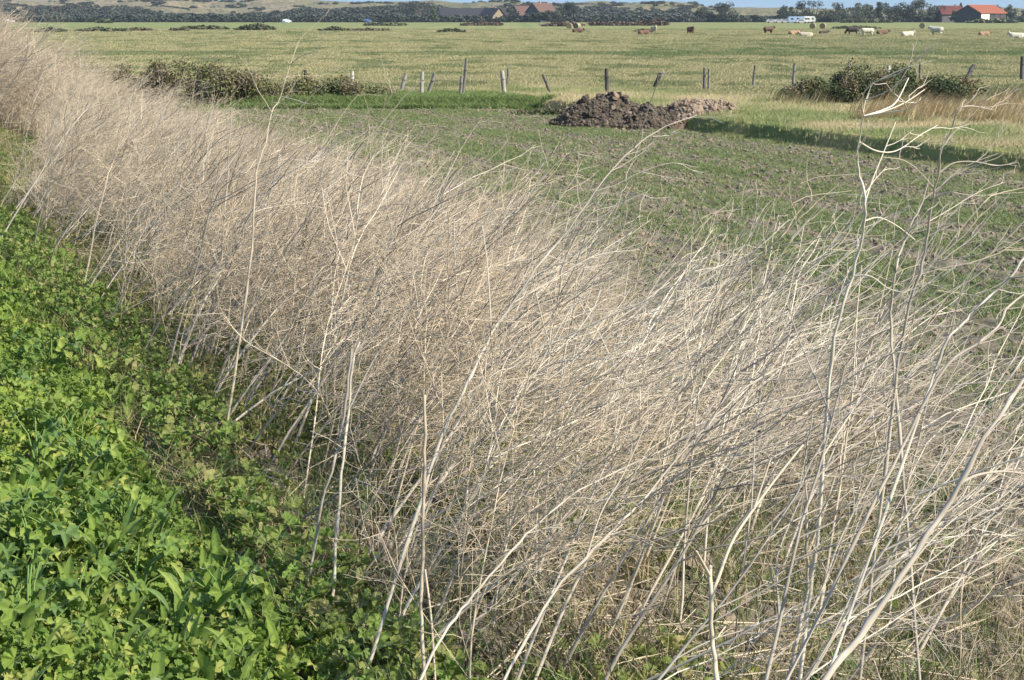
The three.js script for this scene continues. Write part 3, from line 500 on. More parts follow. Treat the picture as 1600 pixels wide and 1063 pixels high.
// ------------------------------------------------------------------ far houses, barn, caravans
const FAR = 690;
const ppm = FOCAL / FAR;
function gableHouse(name, label, category, px, row, wpx, dpt, wallH, roofH, turn, wallC, roofC, opts = {}) { // ridge along local x
  const d = opts.d ?? FAR, p = at(px, row, d), g = base(name, V(p.x, H(p.x, d), -d), turn), w = wpx / FOCAL * d / 2, z = dpt / 2; tag(g, label, category);
  const wm = std({ color: lin(...wallC) }), rm = std({ color: lin(...roofC) });
  const wb = new MB(); wb.box(-w, w, 0, wallH, -z, z); wb.build('wall', wm, g);
  for (const s of [-1, 1]) { const b = new MB(), t = 0.35, q = (y, zz) => V(s * (w - (s > 0 ? 0 : 0)), y, zz); const A = [V(s * w, wallH + 0.002, z), V(s * w, wallH + 0.002, -z), V(s * w, wallH + roofH, 0)], Bk = A.map((v) => V(v.x - s * t, v.y, v.z)); const F = s > 0 ? A : [A[1], A[0], A[2]], K = s > 0 ? [Bk[1], Bk[0], Bk[2]] : Bk; b.face(F); b.face(K); const m = b.build('gable', opts.gableC ? std({ color: lin(...opts.gableC) }) : wm, g); }
  const o = 0.5, rb = new MB(), th = 0.22, Y = wallH - o * roofH / z * 0.6;
  for (const s of [-1, 1]) { const a = V(-w - o, wallH + roofH + 0.05, 0), b = V(w + o, wallH + roofH + 0.05, 0), c = V(w + o, Y, s * (z + o)), e = V(-w - o, Y, s * (z + o)), up = (v) => V(v.x, v.y + th, v.z), L = s > 0 ? [e, c, b, a] : [c, e, a, b]; rb.face(L.map(up)); rb.face([...L].reverse()); rb.face([L[0], L[1], up(L[1]), up(L[0])]); rb.face([L[1], L[2], up(L[2]), up(L[1])]); rb.face([L[3], L[0], up(L[0]), up(L[3])]); }
  const roof = rb.build('roof', rm, g);
  if (opts.tiles) { const tm = std({ color: lin(...roofC.map((q) => q * 0.8)) }), ng = opts.tiles, tb = new MB(); for (let k = 1; k < ng; k++) for (const s of [-1, 1]) { const t = k / ng, y = lerp(wallH + roofH + 0.05, Y, t) + th + 0.01, zz = s * (z + o) * t; tb.box(-w - o, w + o, y - 0.02, y + 0.05, zz - 0.08, zz + 0.08); } tb.build('tile_courses', tm, roof); }
  for (const [cx, cz, hgt] of opts.chimneys ?? []) { const c = new MB(); c.box(cx * w - 0.4, cx * w + 0.4, wallH + roofH * 0.5, wallH + roofH + hgt, cz - 0.4, cz + 0.4); c.build('chimney', std({ color: lin(0.3, 0.2, 0.16) }), roof); }
  for (const [face, x, y, ww, hh, kind] of opts.openings ?? []) { // face f: front (+z), l / r: gable ends
    const f = new MB(), k = new MB(), e = 0.06;
    if (face === 'f') { k.box(x * w - ww / 2, x * w + ww / 2, y, y + hh, z, z + e); f.box(x * w - ww / 2 - 0.12, x * w + ww / 2 + 0.12, y - 0.12, y, z, z + e + 0.08); f.box(x * w - ww / 2 - 0.12, x * w + ww / 2 + 0.12, y + hh, y + hh + 0.12, z, z + e + 0.05); } else { const s = face === 'l' ? -1 : 1, x0 = s * w, x1 = s * (w + e); k.box(Math.min(x0, x1), Math.max(x0, x1), y, y + hh, x * z - ww / 2, x * z + ww / 2); const x2 = s * (w + e + 0.06); f.box(Math.min(x0, x2), Math.max(x0, x2), y - 0.12, y, x * z - ww / 2 - 0.1, x * z + ww / 2 + 0.1); }
    const W = k.build(kind, kind === 'door' ? std({ color: lin(0.06, 0.05, 0.05) }) : std({ color: lin(0.03, 0.04, 0.05), roughness: 0.1 }), g); f.build(kind === 'door' ? 'lintel' : 'sill', std({ color: lin(0.5, 0.5, 0.48) }), W);
  }
  return g;
}
{
  // open-sided barn with the bright red tiled roof: its dark gable looks left and its long side right and forward
  const g = gableHouse('barn', 'long barn with orange red roof, dark gable end and one white wall bay', 'barn', 1535, 33, 60, 13, 3.9, 3.2, 0.62, [0.04, 0.045, 0.05], [0.29, 0.09, 0.05], { tiles: 12, d: 660, openings: [['f', 0.35, 0.1, 4, 3.4, 'door'], ['f', 0.72, 0.1, 4, 3.4, 'door'], ['l', 0.0, 0.1, 3.4, 3.2, 'door']] });
  g.position.copy(at(1532, 33, 660)); g.position.y = 0;
  const w = new MB(); w.box(-8.0, -2.7, 0.15, 3.6, 6.5, 6.62); w.build('white_wall_bay', std({ color: lin(0.75, 0.73, 0.62) }), g);
  gableHouse('farmhouse', 'dark red roofed farmhouse between the tall trees and the barn', 'house', 1482, 33, 34, 9, 3.6, 3.4, 0.15, [0.11, 0.1, 0.11], [0.13, 0.035, 0.03], { tiles: 9, d: 700, chimneys: [[0.6, 0, 0.8]], openings: [['f', -0.3, 1, 1.1, 1.4, 'window'], ['f', 0.2, 0, 1.1, 2.1, 'door'], ['f', 0.65, 1, 1.1, 1.4, 'window']] });
  gableHouse('farmhouse', 'house with faded red roof and grey blue gable left of the dark trees', 'house', 846, 31, 36, 9, 4.2, 4.0, 0.75, [0.075, 0.085, 0.105], [0.13, 0.075, 0.058], { tiles: 10, d: 700, chimneys: [[-0.2, 0, 0.9], [0.7, 0, 0.7]], openings: [['f', -0.4, 1, 1.2, 1.4, 'window'], ['f', 0.1, 0, 1.1, 2.1, 'door'], ['f', 0.5, 1, 1.2, 1.4, 'window'], ['l', 0, 1.2, 1.2, 1.5, 'window']] });
  gableHouse('farmhouse', 'red roofed house wing just left of the grey blue gable', 'house', 818, 31, 30, 9, 3.2, 3.8, 0.5, [0.14, 0.14, 0.15], [0.13, 0.07, 0.058], { tiles: 9, d: 716, openings: [['f', -0.3, 1, 1.1, 1.3, 'window'], ['f', 0.4, 1, 1.1, 1.3, 'window']] });
  gableHouse('cottage', 'long low cottage with dark slate roof behind the hedge', 'house', 735, 30, 92, 8, 3.0, 3.1, 0.06, [0.22, 0.21, 0.2], [0.035, 0.035, 0.045], { tiles: 8, d: 720, chimneys: [[-0.35, 0, 0.7], [0.1, 0, 0.7], [0.75, 0, 0.7]], openings: [['f', -0.6, 1, 1, 1.2, 'window'], ['f', -0.2, 1, 1, 1.2, 'window'], ['f', 0.25, 0, 1, 2, 'door'], ['f', 0.6, 1, 1, 1.2, 'window']] });
  gableHouse('cottage', 'house showing a sunlit tan gable end among the dark roofs', 'house', 769, 30, 34, 7, 2.6, 3.5, -0.9, [0.25, 0.2, 0.14], [0.05, 0.045, 0.05], { tiles: 8, d: 705, gableC: [0.26, 0.21, 0.14], chimneys: [[0.5, 0, 0.6]], openings: [['r', 0.0, 0.8, 1.0, 1.3, 'window']] });
  gableHouse('cottage', 'second dark roofed cottage between the tan gable and the red roof', 'house', 792, 30, 34, 8, 3.0, 2.8, -0.05, [0.3, 0.3, 0.32], [0.05, 0.045, 0.05], { tiles: 7, d: 722, openings: [['f', -0.4, 1, 1, 1.2, 'window'], ['f', 0.4, 1, 1, 1.2, 'window']] });
  const glass = std({ color: lin(0.03, 0.04, 0.05), roughness: 0.1 }), tyre = std({ color: lin(0.02, 0.02, 0.02) });
  const wheels = (g, xs, z, R) => { for (const x of xs) for (const s of [-1, 1]) { const m = meshOf('wheel', new THREE.CylinderGeometry(R, R, 0.2, 16), tyre, g); m.rotation.x = Math.PI / 2; m.position.set(x, R, s * z); } };
  function caravan(px, row, d, L, hgt, c, turn, label) {
    const p = at(px, row, d), g = base('caravan', V(p.x, 0.0 + H(p.x, d), -d), turn); tag(g, label, 'caravan', 'caravans parked by the trees');
    const s = new THREE.Shape(); s.moveTo(-L / 2, 0.5); s.lineTo(L / 2, 0.5); s.lineTo(L / 2 + 0.15, 1.3); s.quadraticCurveTo(L / 2, hgt, L / 2 - 0.6, hgt); s.lineTo(-L / 2 + 0.4, hgt); s.quadraticCurveTo(-L / 2 - 0.1, hgt, -L / 2 - 0.1, 1.4); s.closePath();
    const e = new THREE.ExtrudeGeometry(s, { depth: 2.2, bevelEnabled: true, bevelSize: 0.06, bevelThickness: 0.06, bevelSegments: 2 }); e.translate(0, 0, -1.1); meshOf('body', e, std({ color: lin(...c), roughness: 0.4 }), g);
    for (const x of [-0.28, 0.1]) { const b = new MB(); b.box(x * L - 0.5, x * L + 0.5, 1.35, 1.95, 1.16, 1.18); b.build('window', glass, g); }
    const b = new MB(); b.box(0.3 * L - 0.3, 0.3 * L + 0.3, 0.6, 2.0, 1.16, 1.175); b.build('door', std({ color: lin(...c.map((q) => q * 0.9)) }), g); wheels(g, [-0.15, 0.45], 1.1, 0.32);
  }
  function car(px, row, d, c, turn, label) {
    const p = at(px, row, d), g = base('car', V(p.x, H(p.x, d), -d), turn); tag(g, label, 'car', 'parked cars far off');
    const s = new THREE.Shape(); s.moveTo(-2.1, 0.3); s.lineTo(2.1, 0.3); s.lineTo(2.1, 0.75); s.quadraticCurveTo(2, 0.9, 1.2, 0.95); s.lineTo(0.55, 1.45); s.lineTo(-1.2, 1.45); s.lineTo(-1.9, 0.98); s.lineTo(-2.1, 0.9); s.closePath();
    const e = new THREE.ExtrudeGeometry(s, { depth: 1.5, bevelEnabled: true, bevelSize: 0.08, bevelThickness: 0.1, bevelSegments: 2 }); e.translate(0, 0, -0.75); meshOf('body', e, std({ color: lin(...c), roughness: 0.3 }), g);
    for (const sgn of [-1, 1]) { const b = new MB(); b.face((sgn > 0 ? [V(-1.5, 0.98, 0.86), V(0.95, 0.98, 0.86), V(0.5, 1.38, 0.86), V(-1.1, 1.38, 0.86)] : [V(0.95, 0.98, -0.86), V(-1.5, 0.98, -0.86), V(-1.1, 1.38, -0.86), V(0.5, 1.38, -0.86)])); b.build('window', glass, g); }
    wheels(g, [-1.3, 1.3], 0.8, 0.32);
  }
  caravan(1244, 29, 620, 6.2, 2.5, [0.32, 0.42, 0.6], 0, 'long bluish caravan, left of the two white ones'); caravan(1261, 28.4, 620, 2.8, 2.6, [0.62, 0.62, 0.62], 0.1, 'white camper between the bluish caravan and the last white one'); caravan(1268, 28.4, 622, 2.8, 2.6, [0.62, 0.61, 0.58], -0.1, 'white caravan at the right end of the parked row');
  car(1206, 27, 640, [0.45, 0.45, 0.46], 0, 'white car far left of the caravans'); car(1218, 27, 640, [0.45, 0.45, 0.46], 0.1, 'white car left of the bluish caravan'); car(1227, 27.5, 640, [0.45, 0.45, 0.46], 0, 'white car touching the left end of the bluish caravan');
  car(1253, 28.6, 615, [0.5, 0.5, 0.5], 0, 'white car in front of the bluish caravan');
  car(448, 34.6, 640, [0.6, 0.66, 0.76], 1.15, 'pale car before the dark thicket on the left'); car(575, 34.2, 660, [0.07, 0.11, 0.25], 1.2, 'blue car before the dark thicket'); car(15, 35, 640, [0.7, 0.52, 0.55], 1.2, 'pinkish white car at the far left'); 
}

// ------------------------------------------------------------------ trees and scrub below the dunes
function tree(px, row, d, wpx, topRow, seed, c, label, shape = 'round') {
  const p = at(px, row, d), w = wpx / FOCAL * d / 2, h = 3 + (HORIZON - topRow) / FOCAL * d - H(p.x, d), g = base('tree', V(p.x, H(p.x, d), -d)), r = rngOf(seed); tag(g, label, 'tree', 'trees on the skyline');
  const crown = new MB(), tr = new MB(); tr.col = [0.09, 0.07, 0.055];
  const n = 12, blobs = []; for (let k = 0; k < n; k++) { const t = r(), y = h * lerp(0.22, 0.86, t), e = shape === 'cone' ? 1.05 - 0.85 * t : Math.sqrt(Math.max(0.1, 1 - ((t - 0.4) / 0.75) ** 2)), f = r() * 6.283; blobs.push([Math.cos(f) * w * 0.62 * e + w * 0.12 * t, y, Math.sin(f) * w * 0.5 * e, w * (0.24 + 0.2 * r()) * (0.5 + 0.6 * e), h * (0.10 + 0.09 * r())]); }
  for (const q of blobs) tr.tube([V(0, h * 0.18, 0), V(q[0] * 0.5, q[1] * 0.75, q[2] * 0.5), V(q[0], q[1], q[2])], [0.16, 0.1, 0.03], 5);
  tr.tube([V(0, -0.2, 0), V(0.1, h * 0.3, 0), V(w * 0.08, h * 0.7, 0.1)], [0.28, 0.2, 0.06], 7);
  for (let k = 0; k < 1500; k++) { const q = blobs[Math.floor(r() * n)], f = r() * 6.283, z = r() * 2 - 1, e = Math.sqrt(1 - z * z), rr = Math.pow(r(), 0.35) * 1.1; leafQuad(crown, V(q[0] + Math.cos(f) * e * rr * q[3], q[1] + z * rr * q[4], q[2] + Math.sin(f) * e * rr * q[3]), 0.22 + 0.25 * r(), r, ((e2) => c.map((v) => v * e2))(0.65 + 0.7 * r())); }
  crown.build('crown', MAT.bush, g); tr.build('trunk', MAT.plain, g); return g;
}
const DK = [0.030, 0.044, 0.018], OL = [0.052, 0.066, 0.025], GY = [0.068, 0.08, 0.048], LT = [0.09, 0.13, 0.03];
[[1133, 34, 700, 44, 3, DK, 'dark spreading tree standing alone between hedge and caravans', 'round'], [1100, 34, 705, 34, 11, DK, 'low dark tree left of the lone spreading tree', 'round'], [1240, 33, 690, 46, 2, DK, 'dark tree behind the bluish caravan'], [1228, 34, 700, 30, 10, DK, 'low dark tree at the left end of the right group'],
 [1275, 33, 690, 48, 0.5, OL, 'broad olive tree right of the caravan trees'], [1300, 33, 695, 36, 2, OL, 'olive tree in the middle of the right group'], [1330, 34, 680, 52, 9, GY, 'low grey green willow in the right group'], [1345, 33, 700, 34, 3, OL, 'olive tree right of the grey willow'], [1366, 34, 690, 30, 3, OL, 'open topped tree before the gap'],
 [1390, 34, 690, 40, 3, DK, 'dark tree just right of the gap'], [1416, 34, 690, 36, 4, DK, 'dark tree left of the tallest grey green tree'], [1440, 34, 690, 52, -1, GY, 'tallest grey green tree of the right group'], [1462, 34, 700, 36, 8, GY, 'grey green tree overlapping the farmhouse'],
 [1491, 34, 670, 12, 11, LT, 'slim bright green poplar between farmhouse and barn', 'cone'], [1500, 34, 705, 10, 5, DK, 'thin dark windblown tree above the barn ridge', 'cone'], [1550, 33, 730, 34, 4, OL, 'olive tree rising behind the red barn roof'], [1572, 33, 730, 22, 8, OL, 'small olive tree right of the barn roof'], [1590, 34, 720, 44, 14, DK, 'dark low trees at the right edge'], [1630, 34, 720, 50, 12, DK, 'tree just past the right edge'],
 [850, 34, 688, 34, 18, DK, 'low dark shrub tree in front of the grey blue gable house'], [862, 34, 686, 30, 15, GY, 'grey green shrub hiding the right end of the grey blue gable house'], [828, 34, 688, 22, 19, DK, 'dark shrub at the left foot of the grey blue gable'], [888, 34, 720, 30, 3, DK, 'dark tree right of the red roofed house'], [870, 34, 700, 30, 12, DK, 'dark bushy tree in front of the red roof'], [800, 34, 690, 22, 8, DK, 'dark tree at the left end of the red roof'], [655, 30, 800, 60, 1, DK, 'rounded dark thicket top left of the cottages'], [678, 33, 695, 14, 13, LT, 'light green tree at the cottage left end', 'cone'],
].forEach(([px, row, d, w, top, c, label, shape], k) => tree(px, row, d, w, top, 700 + k, c, label, shape));
{ // scrub thicket along the foot of the dunes: one mass
  const K = [[-200, 6], [0, 5], [25, 9], [75, 9], [100, 11], [140, 14], [185, 8], [240, 10], [270, 18], [330, 20], [395, 23], [440, 17], [470, 12], [520, 12], [580, 8], [640, 7], [690, 8], [760, 20], [830, 22], [880, 14], [930, 8], [960, 10], [1000, 14], [1060, 14], [1090, 19], [1130, 24], [1180, 24], [1700, 27]];
  const topRow = (px) => { for (let k = 1; k < K.length; k++) if (px < K[k][0]) return lerp(K[k - 1][1], K[k][1], (px - K[k - 1][0]) / (K[k][0] - K[k - 1][0])); return 27; };
  const r = rngOf(91), geo = [0, 1].map((q) => { const b = new MB(), rr = rngOf(92 + q); for (let k = 0; k < 150; k++) { const f = rr() * 6.283, z = rr() * 2 - 1, e = Math.sqrt(1 - z * z), R = Math.pow(rr(), 0.3); leafQuad(b, V(Math.cos(f) * e * R, 0.35 + z * R * 0.6, Math.sin(f) * e * R), 0.16 + 0.1 * rr(), rr, ((e2) => [e2, e2, e2])(0.65 + 0.7 * rr())); } return b.geo(); });
  const L = [[], []];
  for (let k = 0; k < 15000; k++) {
    const px = -120 + 1800 * r(), d = 700 + 360 * Math.pow(r(), 1.3), x = (px - 800) / FOCAL * d, y = H(x, d), row = screen(x, y, d)[1]; if (px > 1130 && d > 760) continue;
    const up = d > 820 && fbm(x / 25, d / 18, 3) > 0.60 && px < 1130; const s = (up ? 0.9 : 1.6) + (up ? 1.2 : 2.2) * r(), topR = row - s * 0.95 / d * FOCAL, lim = topRow(px) + (fbm(px / 22, d / 60, 2) - 0.5) * 5; if (topR < lim && !up) continue;
    const n = fbm(px / 30, d / 25, 3), c = mixc(mixc([0.018, 0.028, 0.014], [0.040, 0.050, 0.026], n * 1.4 - 0.2), [0.07, 0.075, 0.055], px > 880 && px < 1110 ? 0.6 * r() : 0.15 * r());
    L[k & 1].push([mat4(V(x, y - 0.2, -d), 0, r() * 6.28, 0, s * (0.9 + 0.5 * r()), s), c]);
  }
  L.forEach((l, k) => scatter('dune_scrub', geo[k], MAT.bush, l, ['dark scrub thicket covering the foot of the dunes', 'dark bushes mixed into the thicket below the dunes'][k], 'scrub'));
}
// ------------------------------------------------------------------ leaves of the verge
function roundLeaf(seed, lobes, depth) { // mallow-like: lobed, pleated, cupped; radius 1, stalk notch at -z
  const b = new MB(), r = rngOf(seed), N = 30, R = 4, ph = r() * 6, rip = 0.08 + 0.10 * r(), cup = 0.10 + 0.22 * r(), fold = 0.12 + 0.3 * r(), bendZ = (r() - 0.3) * 0.35, rows = [];
  for (let j = 0; j <= R; j++) { const row = []; for (let k = 0; k <= N; k++) {
    const f = lerp(-2.75, 2.75, k / N), lobe = 1 - depth * (0.5 - 0.5 * Math.cos(f * lobes)) - 0.07 * Math.sin(f * 19 + ph), q = j / R, rad = q * lobe * (1 - 0.12 * Math.abs(f) / 2.75), x = Math.sin(f) * rad, z = Math.cos(f) * rad;
    const y = cup * q * q + rip * q * Math.cos(f * lobes + 3.14) * 1.4 + fold * Math.abs(x) * 0.7 - bendZ * z * z + (vnoise(x * 3 + seed, z * 3) - 0.5) * 0.34 * q;
    const vein = Math.pow(0.5 + 0.5 * Math.cos(f * lobes), 6) * (1 - 0.5 * q), c = mixc([1, 1, 1], [1.4, 1.28, 1.45], vein).map((e) => e * (0.85 + 0.3 * vnoise(x * 5 + seed * 3, z * 5)));
    row.push(b.v(x, y, z, 0, 1, 0, x, z, c)); } rows.push(row); }
  for (let j = 0; j < R; j++) for (let k = 0; k < N; k++) b.quad(rows[j][k], rows[j + 1][k], rows[j + 1][k + 1], rows[j][k + 1]);
  const g = b.geo(); g.computeVertexNormals(); return g;
}
function longLeaf(seed, wid, teeth) { // dock / dandelion-like strip, length 2 along +z from the base
  const b = new MB(), r = rngOf(seed), N = 12, arch = 0.5 + 0.5 * r(), tw = (r() - 0.5) * 0.8, prev0 = []; let prev = null;
  for (let j = 0; j <= N; j++) { const t = j / N, w = wid * Math.pow(Math.sin(Math.PI * Math.min(0.985, 0.06 + 0.94 * Math.pow(t, 0.8))), 0.8) * (1 - teeth * (j % 2)), y = Math.sin(t * 2.1) * arch * 0.55, z = t * 2, a = tw * t, row = [];
    for (let k = -2; k <= 2; k++) { const x = k / 2 * w; row.push(b.v(x * Math.cos(a), y + x * Math.sin(a) + Math.abs(x) * 0.35 + (k % 2 ? 0.03 : 0) * Math.sin(j * 2.3), z, 0, 1, 0, x, z, k === 0 ? [1.35, 1.3, 1.4] : [1, 1, 1])); }
    if (prev) for (let k = 0; k < 4; k++) b.quad(prev[k], row[k], row[k + 1], prev[k + 1]); prev = row; }
  const g = b.geo(); g.computeVertexNormals(); return g;
}
const LEAVES = [roundLeaf(1, 5, 0.36), roundLeaf(2, 5, 0.26), roundLeaf(3, 6, 0.32), roundLeaf(4, 3, 0.42), roundLeaf(5, 2.4, 0.22), roundLeaf(7, 7, 0.2)], LONGS = [longLeaf(1, 0.26, 0.0), longLeaf(2, 0.30, 0.3), longLeaf(3, 0.2, 0.12)];
const vergeEdge = (s) => -0.10 + 0.42 * (fbm(s * 0.9 + 3, 2, 3) - 0.5) * 2 * 0.6;
const leafTone = (r, x, d) => { const n = fbm(x * 1.3 + 5, d * 1.3, 3), t = clamp(n * 1.5 - 0.25 + (r() - 0.5) * 0.7); return mixc(mixc([0.12, 0.215, 0.03], [0.27, 0.365, 0.05], t), [0.43, 0.45, 0.11], r() < 0.14 ? 0.5 + 0.4 * r() : 0.1 * r()); };
const canopy = (x, d) => 0.05 + 0.26 * Math.pow(fbm(x * 1.9 + 8, d * 1.9, 3), 1.4);
{
  const r = rngOf(501), L = LEAVES.map(() => []), O = LONGS.map(() => []), names = ['lobed bright green mallow leaves covering the verge', 'rounded green leaves in the verge mat', 'pleated green leaves crowding the verge', 'three lobed leaves mixed into the verge', 'small heart shaped leaves low in the verge', 'scalloped round leaves in the verge'];
  for (let k = 0; k < 170000; k++) {
    const s = -2.4 + 42 * Math.pow(r(), 1.7), u = -2.1 + 2.8 * r(), e = vergeEdge(s); if (u > e + 0.12 * r()) continue;
    const [x, d] = xdOf(u, s); if (!seen(x, d, 1.2)) continue; if (s > 9 && r() > 9 / s) continue;
    const c = canopy(x, d) * (1 - 0.6 * smooth(u, e - 0.3, e + 0.1)), y = H(x, d) + 0.01 + c * (0.12 + 0.88 * Math.sqrt(r())), f = (0.011 + 0.028 * Math.pow(r(), 1.9)) * (s > 9 ? 1.25 : 1), tilt = 0.35 + 1.05 * r();
    const yaw = r() * 6.28, tone = leafTone(r, x, d), h = Math.floor(r() * 6);
    L[h].push([mat4(V(x, y, -d), yaw, 0, 0, 1).multiply(mat4(V(0, 0, 0), tilt, 0, (r() - 0.5) * 0.6, f)), tone]);
    L[h][L[h].length - 1][0] = new THREE.Matrix4().compose(V(x, y, -d), new THREE.Quaternion().setFromEuler(new THREE.Euler(tilt, yaw, (r() - 0.62) * 0.9, 'YXZ')), V(f, f, f));
    if (r() < 0.05) { const q = 0.035 + 0.045 * r(), n = Math.floor(r() * 3); O[n].push([new THREE.Matrix4().compose(V(x, y - 0.03, -d), new THREE.Quaternion().setFromEuler(new THREE.Euler(-0.3 - 0.8 * r(), r() * 6.28, 0, 'YXZ')), V(q, q, q)), mixc(tone, [0.20, 0.28, 0.05], 0.35)]); }
  }
  L.forEach((l, k) => scatter('verge_leaves', LEAVES[k], MAT.leaf, l, names[k], 'leaves'));
  O.forEach((l, k) => scatter('verge_leaves', LONGS[k], MAT.leaf, l, ['smooth long leaves standing up out of the verge', 'toothed dandelion leaves in the verge', 'narrow long leaves in the verge'][k], 'leaves'));
  // yellowish small ground cover under the dead weeds, on the slope
  const Y = [[], []], tint = (t) => mixc([1, 1, 1], [1.1, 1.05, 1], t), gr = [[], []];
  for (let k = 0; k < 90000; k++) {
    const s = -2.6 + 46 * Math.pow(r(), 1.5), u = -0.1 + 2.9 * Math.pow(r(), 1.2); const [x, d] = xdOf(u, s); if (!seen(x, d, 1.15)) continue;
    const n = fbm(x * 0.9 + 2, d * 0.9, 3); const lush = (1 - smooth(u, 0.10, 0.30 + 0.22 * smooth(s, 1, 4))) * clamp((n - 0.16) * 5); if (r() > Math.max(lush, clamp((n - 0.30) * 3.4) * (1 - smooth(u, 1.6, 2.9) * 0.85))) continue;
    const f = 0.013 + 0.024 * r(), c = mixc(mixc(mixc([0.13, 0.20, 0.035], [0.27, 0.29, 0.07], r()), [0.40, 0.34, 0.15], r() < 0.2 ? 0.7 : 0), [0.19, 0.30, 0.05], lush * r());
    Y[k & 1].push([new THREE.Matrix4().compose(V(x, H(x, d) + 0.01 + (0.07 + 0.10 * lush) * r(), -d), new THREE.Quaternion().setFromEuler(new THREE.Euler(0.2 + 0.8 * r(), r() * 6.28, (r() - 0.6), 'YXZ')), V(f, f, f)), c]);
  }
  Y.forEach((l, k) => scatter('ground_cover', LEAVES[4 + k], MAT.leaf, l, ['yellow green small leaves on the slope under the dead weeds', 'pale round leaves creeping under the dead weeds'][k], 'leaves'));
  for (let k = 0; k < 13000; k++) {
    const s = -2.6 + 60 * Math.pow(r(), 1.4), u = -0.15 + 4.2 * Math.pow(r(), 1.3); const [x, d] = xdOf(u, s); if (!seen(x, d, 1.15)) continue;
    gr[k & 1].push([mat4(V(x, H(x, d) - 0.01, -d), 0, r() * 6.28, 0, 0.5 + 0.7 * r()), r() < 0.4 ? mixc([0.09, 0.16, 0.035], [0.17, 0.22, 0.06], r()) : mixc([0.34, 0.28, 0.15], [0.26, 0.22, 0.11], r())]);
  }
  gr.forEach((l, k) => scatter('verge_grass', bladeTuft(70 + k, 14, 0.10, 0.22, 0.007, 0.8, 0.35, tint), MAT.blade, l, ['thin grass growing through the foot of the dead weeds', 'dry grass mixed into the foot of the dead weeds'][k], 'grass'));
  // single broad-leaved plants in the foreground, leaf by leaf
  const protos = []; const mats = [[0.12, 0.21, 0.035], [0.19, 0.285, 0.04], [0.14, 0.235, 0.06], [0.25, 0.33, 0.06]].map((c) => leafy({ color: lin(...c), transmission: 0.5, roughness: 0.8, specularIntensity: 0.5 }));
  for (let v = 0; v < 5; v++) {
    const g = new THREE.Group(), st = new MB(), rr = rngOf(600 + v); st.col = [0.12, 0.2, 0.05]; const isLong = v === 4;
    for (let k = 0; k < 7; k++) {
      const a = k * 2.4 + rr(), q = (isLong ? 0.03 : 0.06) + 0.07 * rr(), hh = isLong ? 0.05 : 0.08 + 0.13 * rr(), f = isLong ? 0.042 + 0.022 * rr() : 0.026 + 0.026 * rr(), p = V(Math.sin(a) * q, hh, Math.cos(a) * q);
      st.tube([V(0, 0, 0), V(p.x * 0.4, hh * 0.7, p.z * 0.4), p], [0.0035, 0.003, 0.002], 5);
      const m = meshOf('leaf', isLong ? LONGS[k % 2] : LEAVES[(v + k) % 4], mats[(k + v) % 4], g); m.position.copy(p); m.quaternion.setFromEuler(new THREE.Euler(isLong ? -0.55 - 0.4 * rr() : 0.35 + 0.5 * rr(), a, (rr() - 0.6) * 0.5, 'YXZ')); m.scale.setScalar(f);
    }
    meshOf('leaf_stalk', st.geo(), MAT.plain, g); protos.push(g);
  }
  let n = 0; for (let k = 0; k < 4000 && n < 40; k++) {
    const px = 10 + 500 * r(), py = 560 + 490 * r(), q = 1.2; const d = distAt(py, q), x = at(px, py, d).x, u = uOf(x, d), s = sOf(x, d); if (u > vergeEdge(s) - 0.1) continue;
    const isLong = n % 5 === 4, g = protos[n % 5].clone(); g.name = numbered(isLong ? 'rosette_weed' : 'mallow_plant'); g.position.set(x, H(x, d) + canopy(x, d) * 0.35 + 0.02, -d); g.rotation.y = r() * 6.28; g.scale.setScalar(0.8 + 0.4 * r()); scene.add(g); n++;
    if (isLong) tag(g, 'long-leaved green rosette standing up out of the verge mat', 'weed', 'long-leaved rosettes in the verge'); else tag(g, 'green mallow plant with large lobed leaves in the verge mat', 'weed', 'mallow plants in the verge');
  }
}

// ------------------------------------------------------------------ the strip of dead weeds
const PALE = [[0.55, 0.49, 0.41], [0.58, 0.52, 0.44], [0.52, 0.44, 0.34], [0.53, 0.46, 0.38], [0.44, 0.39, 0.34]];
// grows a wind-bent shoot from p in direction dir; returns its points
function shoot(p, dir, len, steps, r, wind, lift, kink) {
  const pts = [p.clone()], q = p.clone(), d = dir.clone().normalize();
  for (let k = 0; k < steps; k++) { d.x += wind * 0.5 / steps + (r() - 0.5) * kink; d.y += lift / steps * (k / steps - 0.3) * 2 + (r() - 0.5) * kink; d.z += (r() - 0.5) * kink; d.normalize(); q.addScaledVector(d, len / steps); pts.push(q.clone()); }
  return pts;
}
const radii = (n, a, b) => Array.from({ length: n }, (_, k) => lerp(a, b, k / (n - 1)));
function twigsOn(b, pts, from, gap, len, r, rad, depth, wind = 0.9) { // side twigs along a shoot
  let run = 0, side = r() < 0.5 ? 1 : -1;
  for (let k = 1; k < pts.length; k++) {
    const seg = pts[k].distanceTo(pts[k - 1]); if (k / pts.length < from) continue; run += seg;
    while (run > gap) {
      run -= gap; side = -side;
      const t = pts[k].clone().sub(pts[k - 1]).normalize(), o = V(r() - 0.5, r() - 0.4, r() - 0.5).multiplyScalar(1.9), dir = t.multiplyScalar(0.75).add(o).add(V(0.35 * wind, 0.05, 0)).normalize(), l = len * (0.45 + 0.8 * r()), st = 4, a = pts[k - 1].clone().lerp(pts[k], r()), tp = shoot(a, dir, l, st, r, wind * 0.6, 0.9, 0.55);
      b.tube(tp, radii(st + 1, rad, rad * 0.5), 3);
      if (depth > 0) twigsOn(b, tp, 0.3, l * 0.34, l * 0.5, r, rad * 0.75, depth - 1, wind);
    }
  }
}
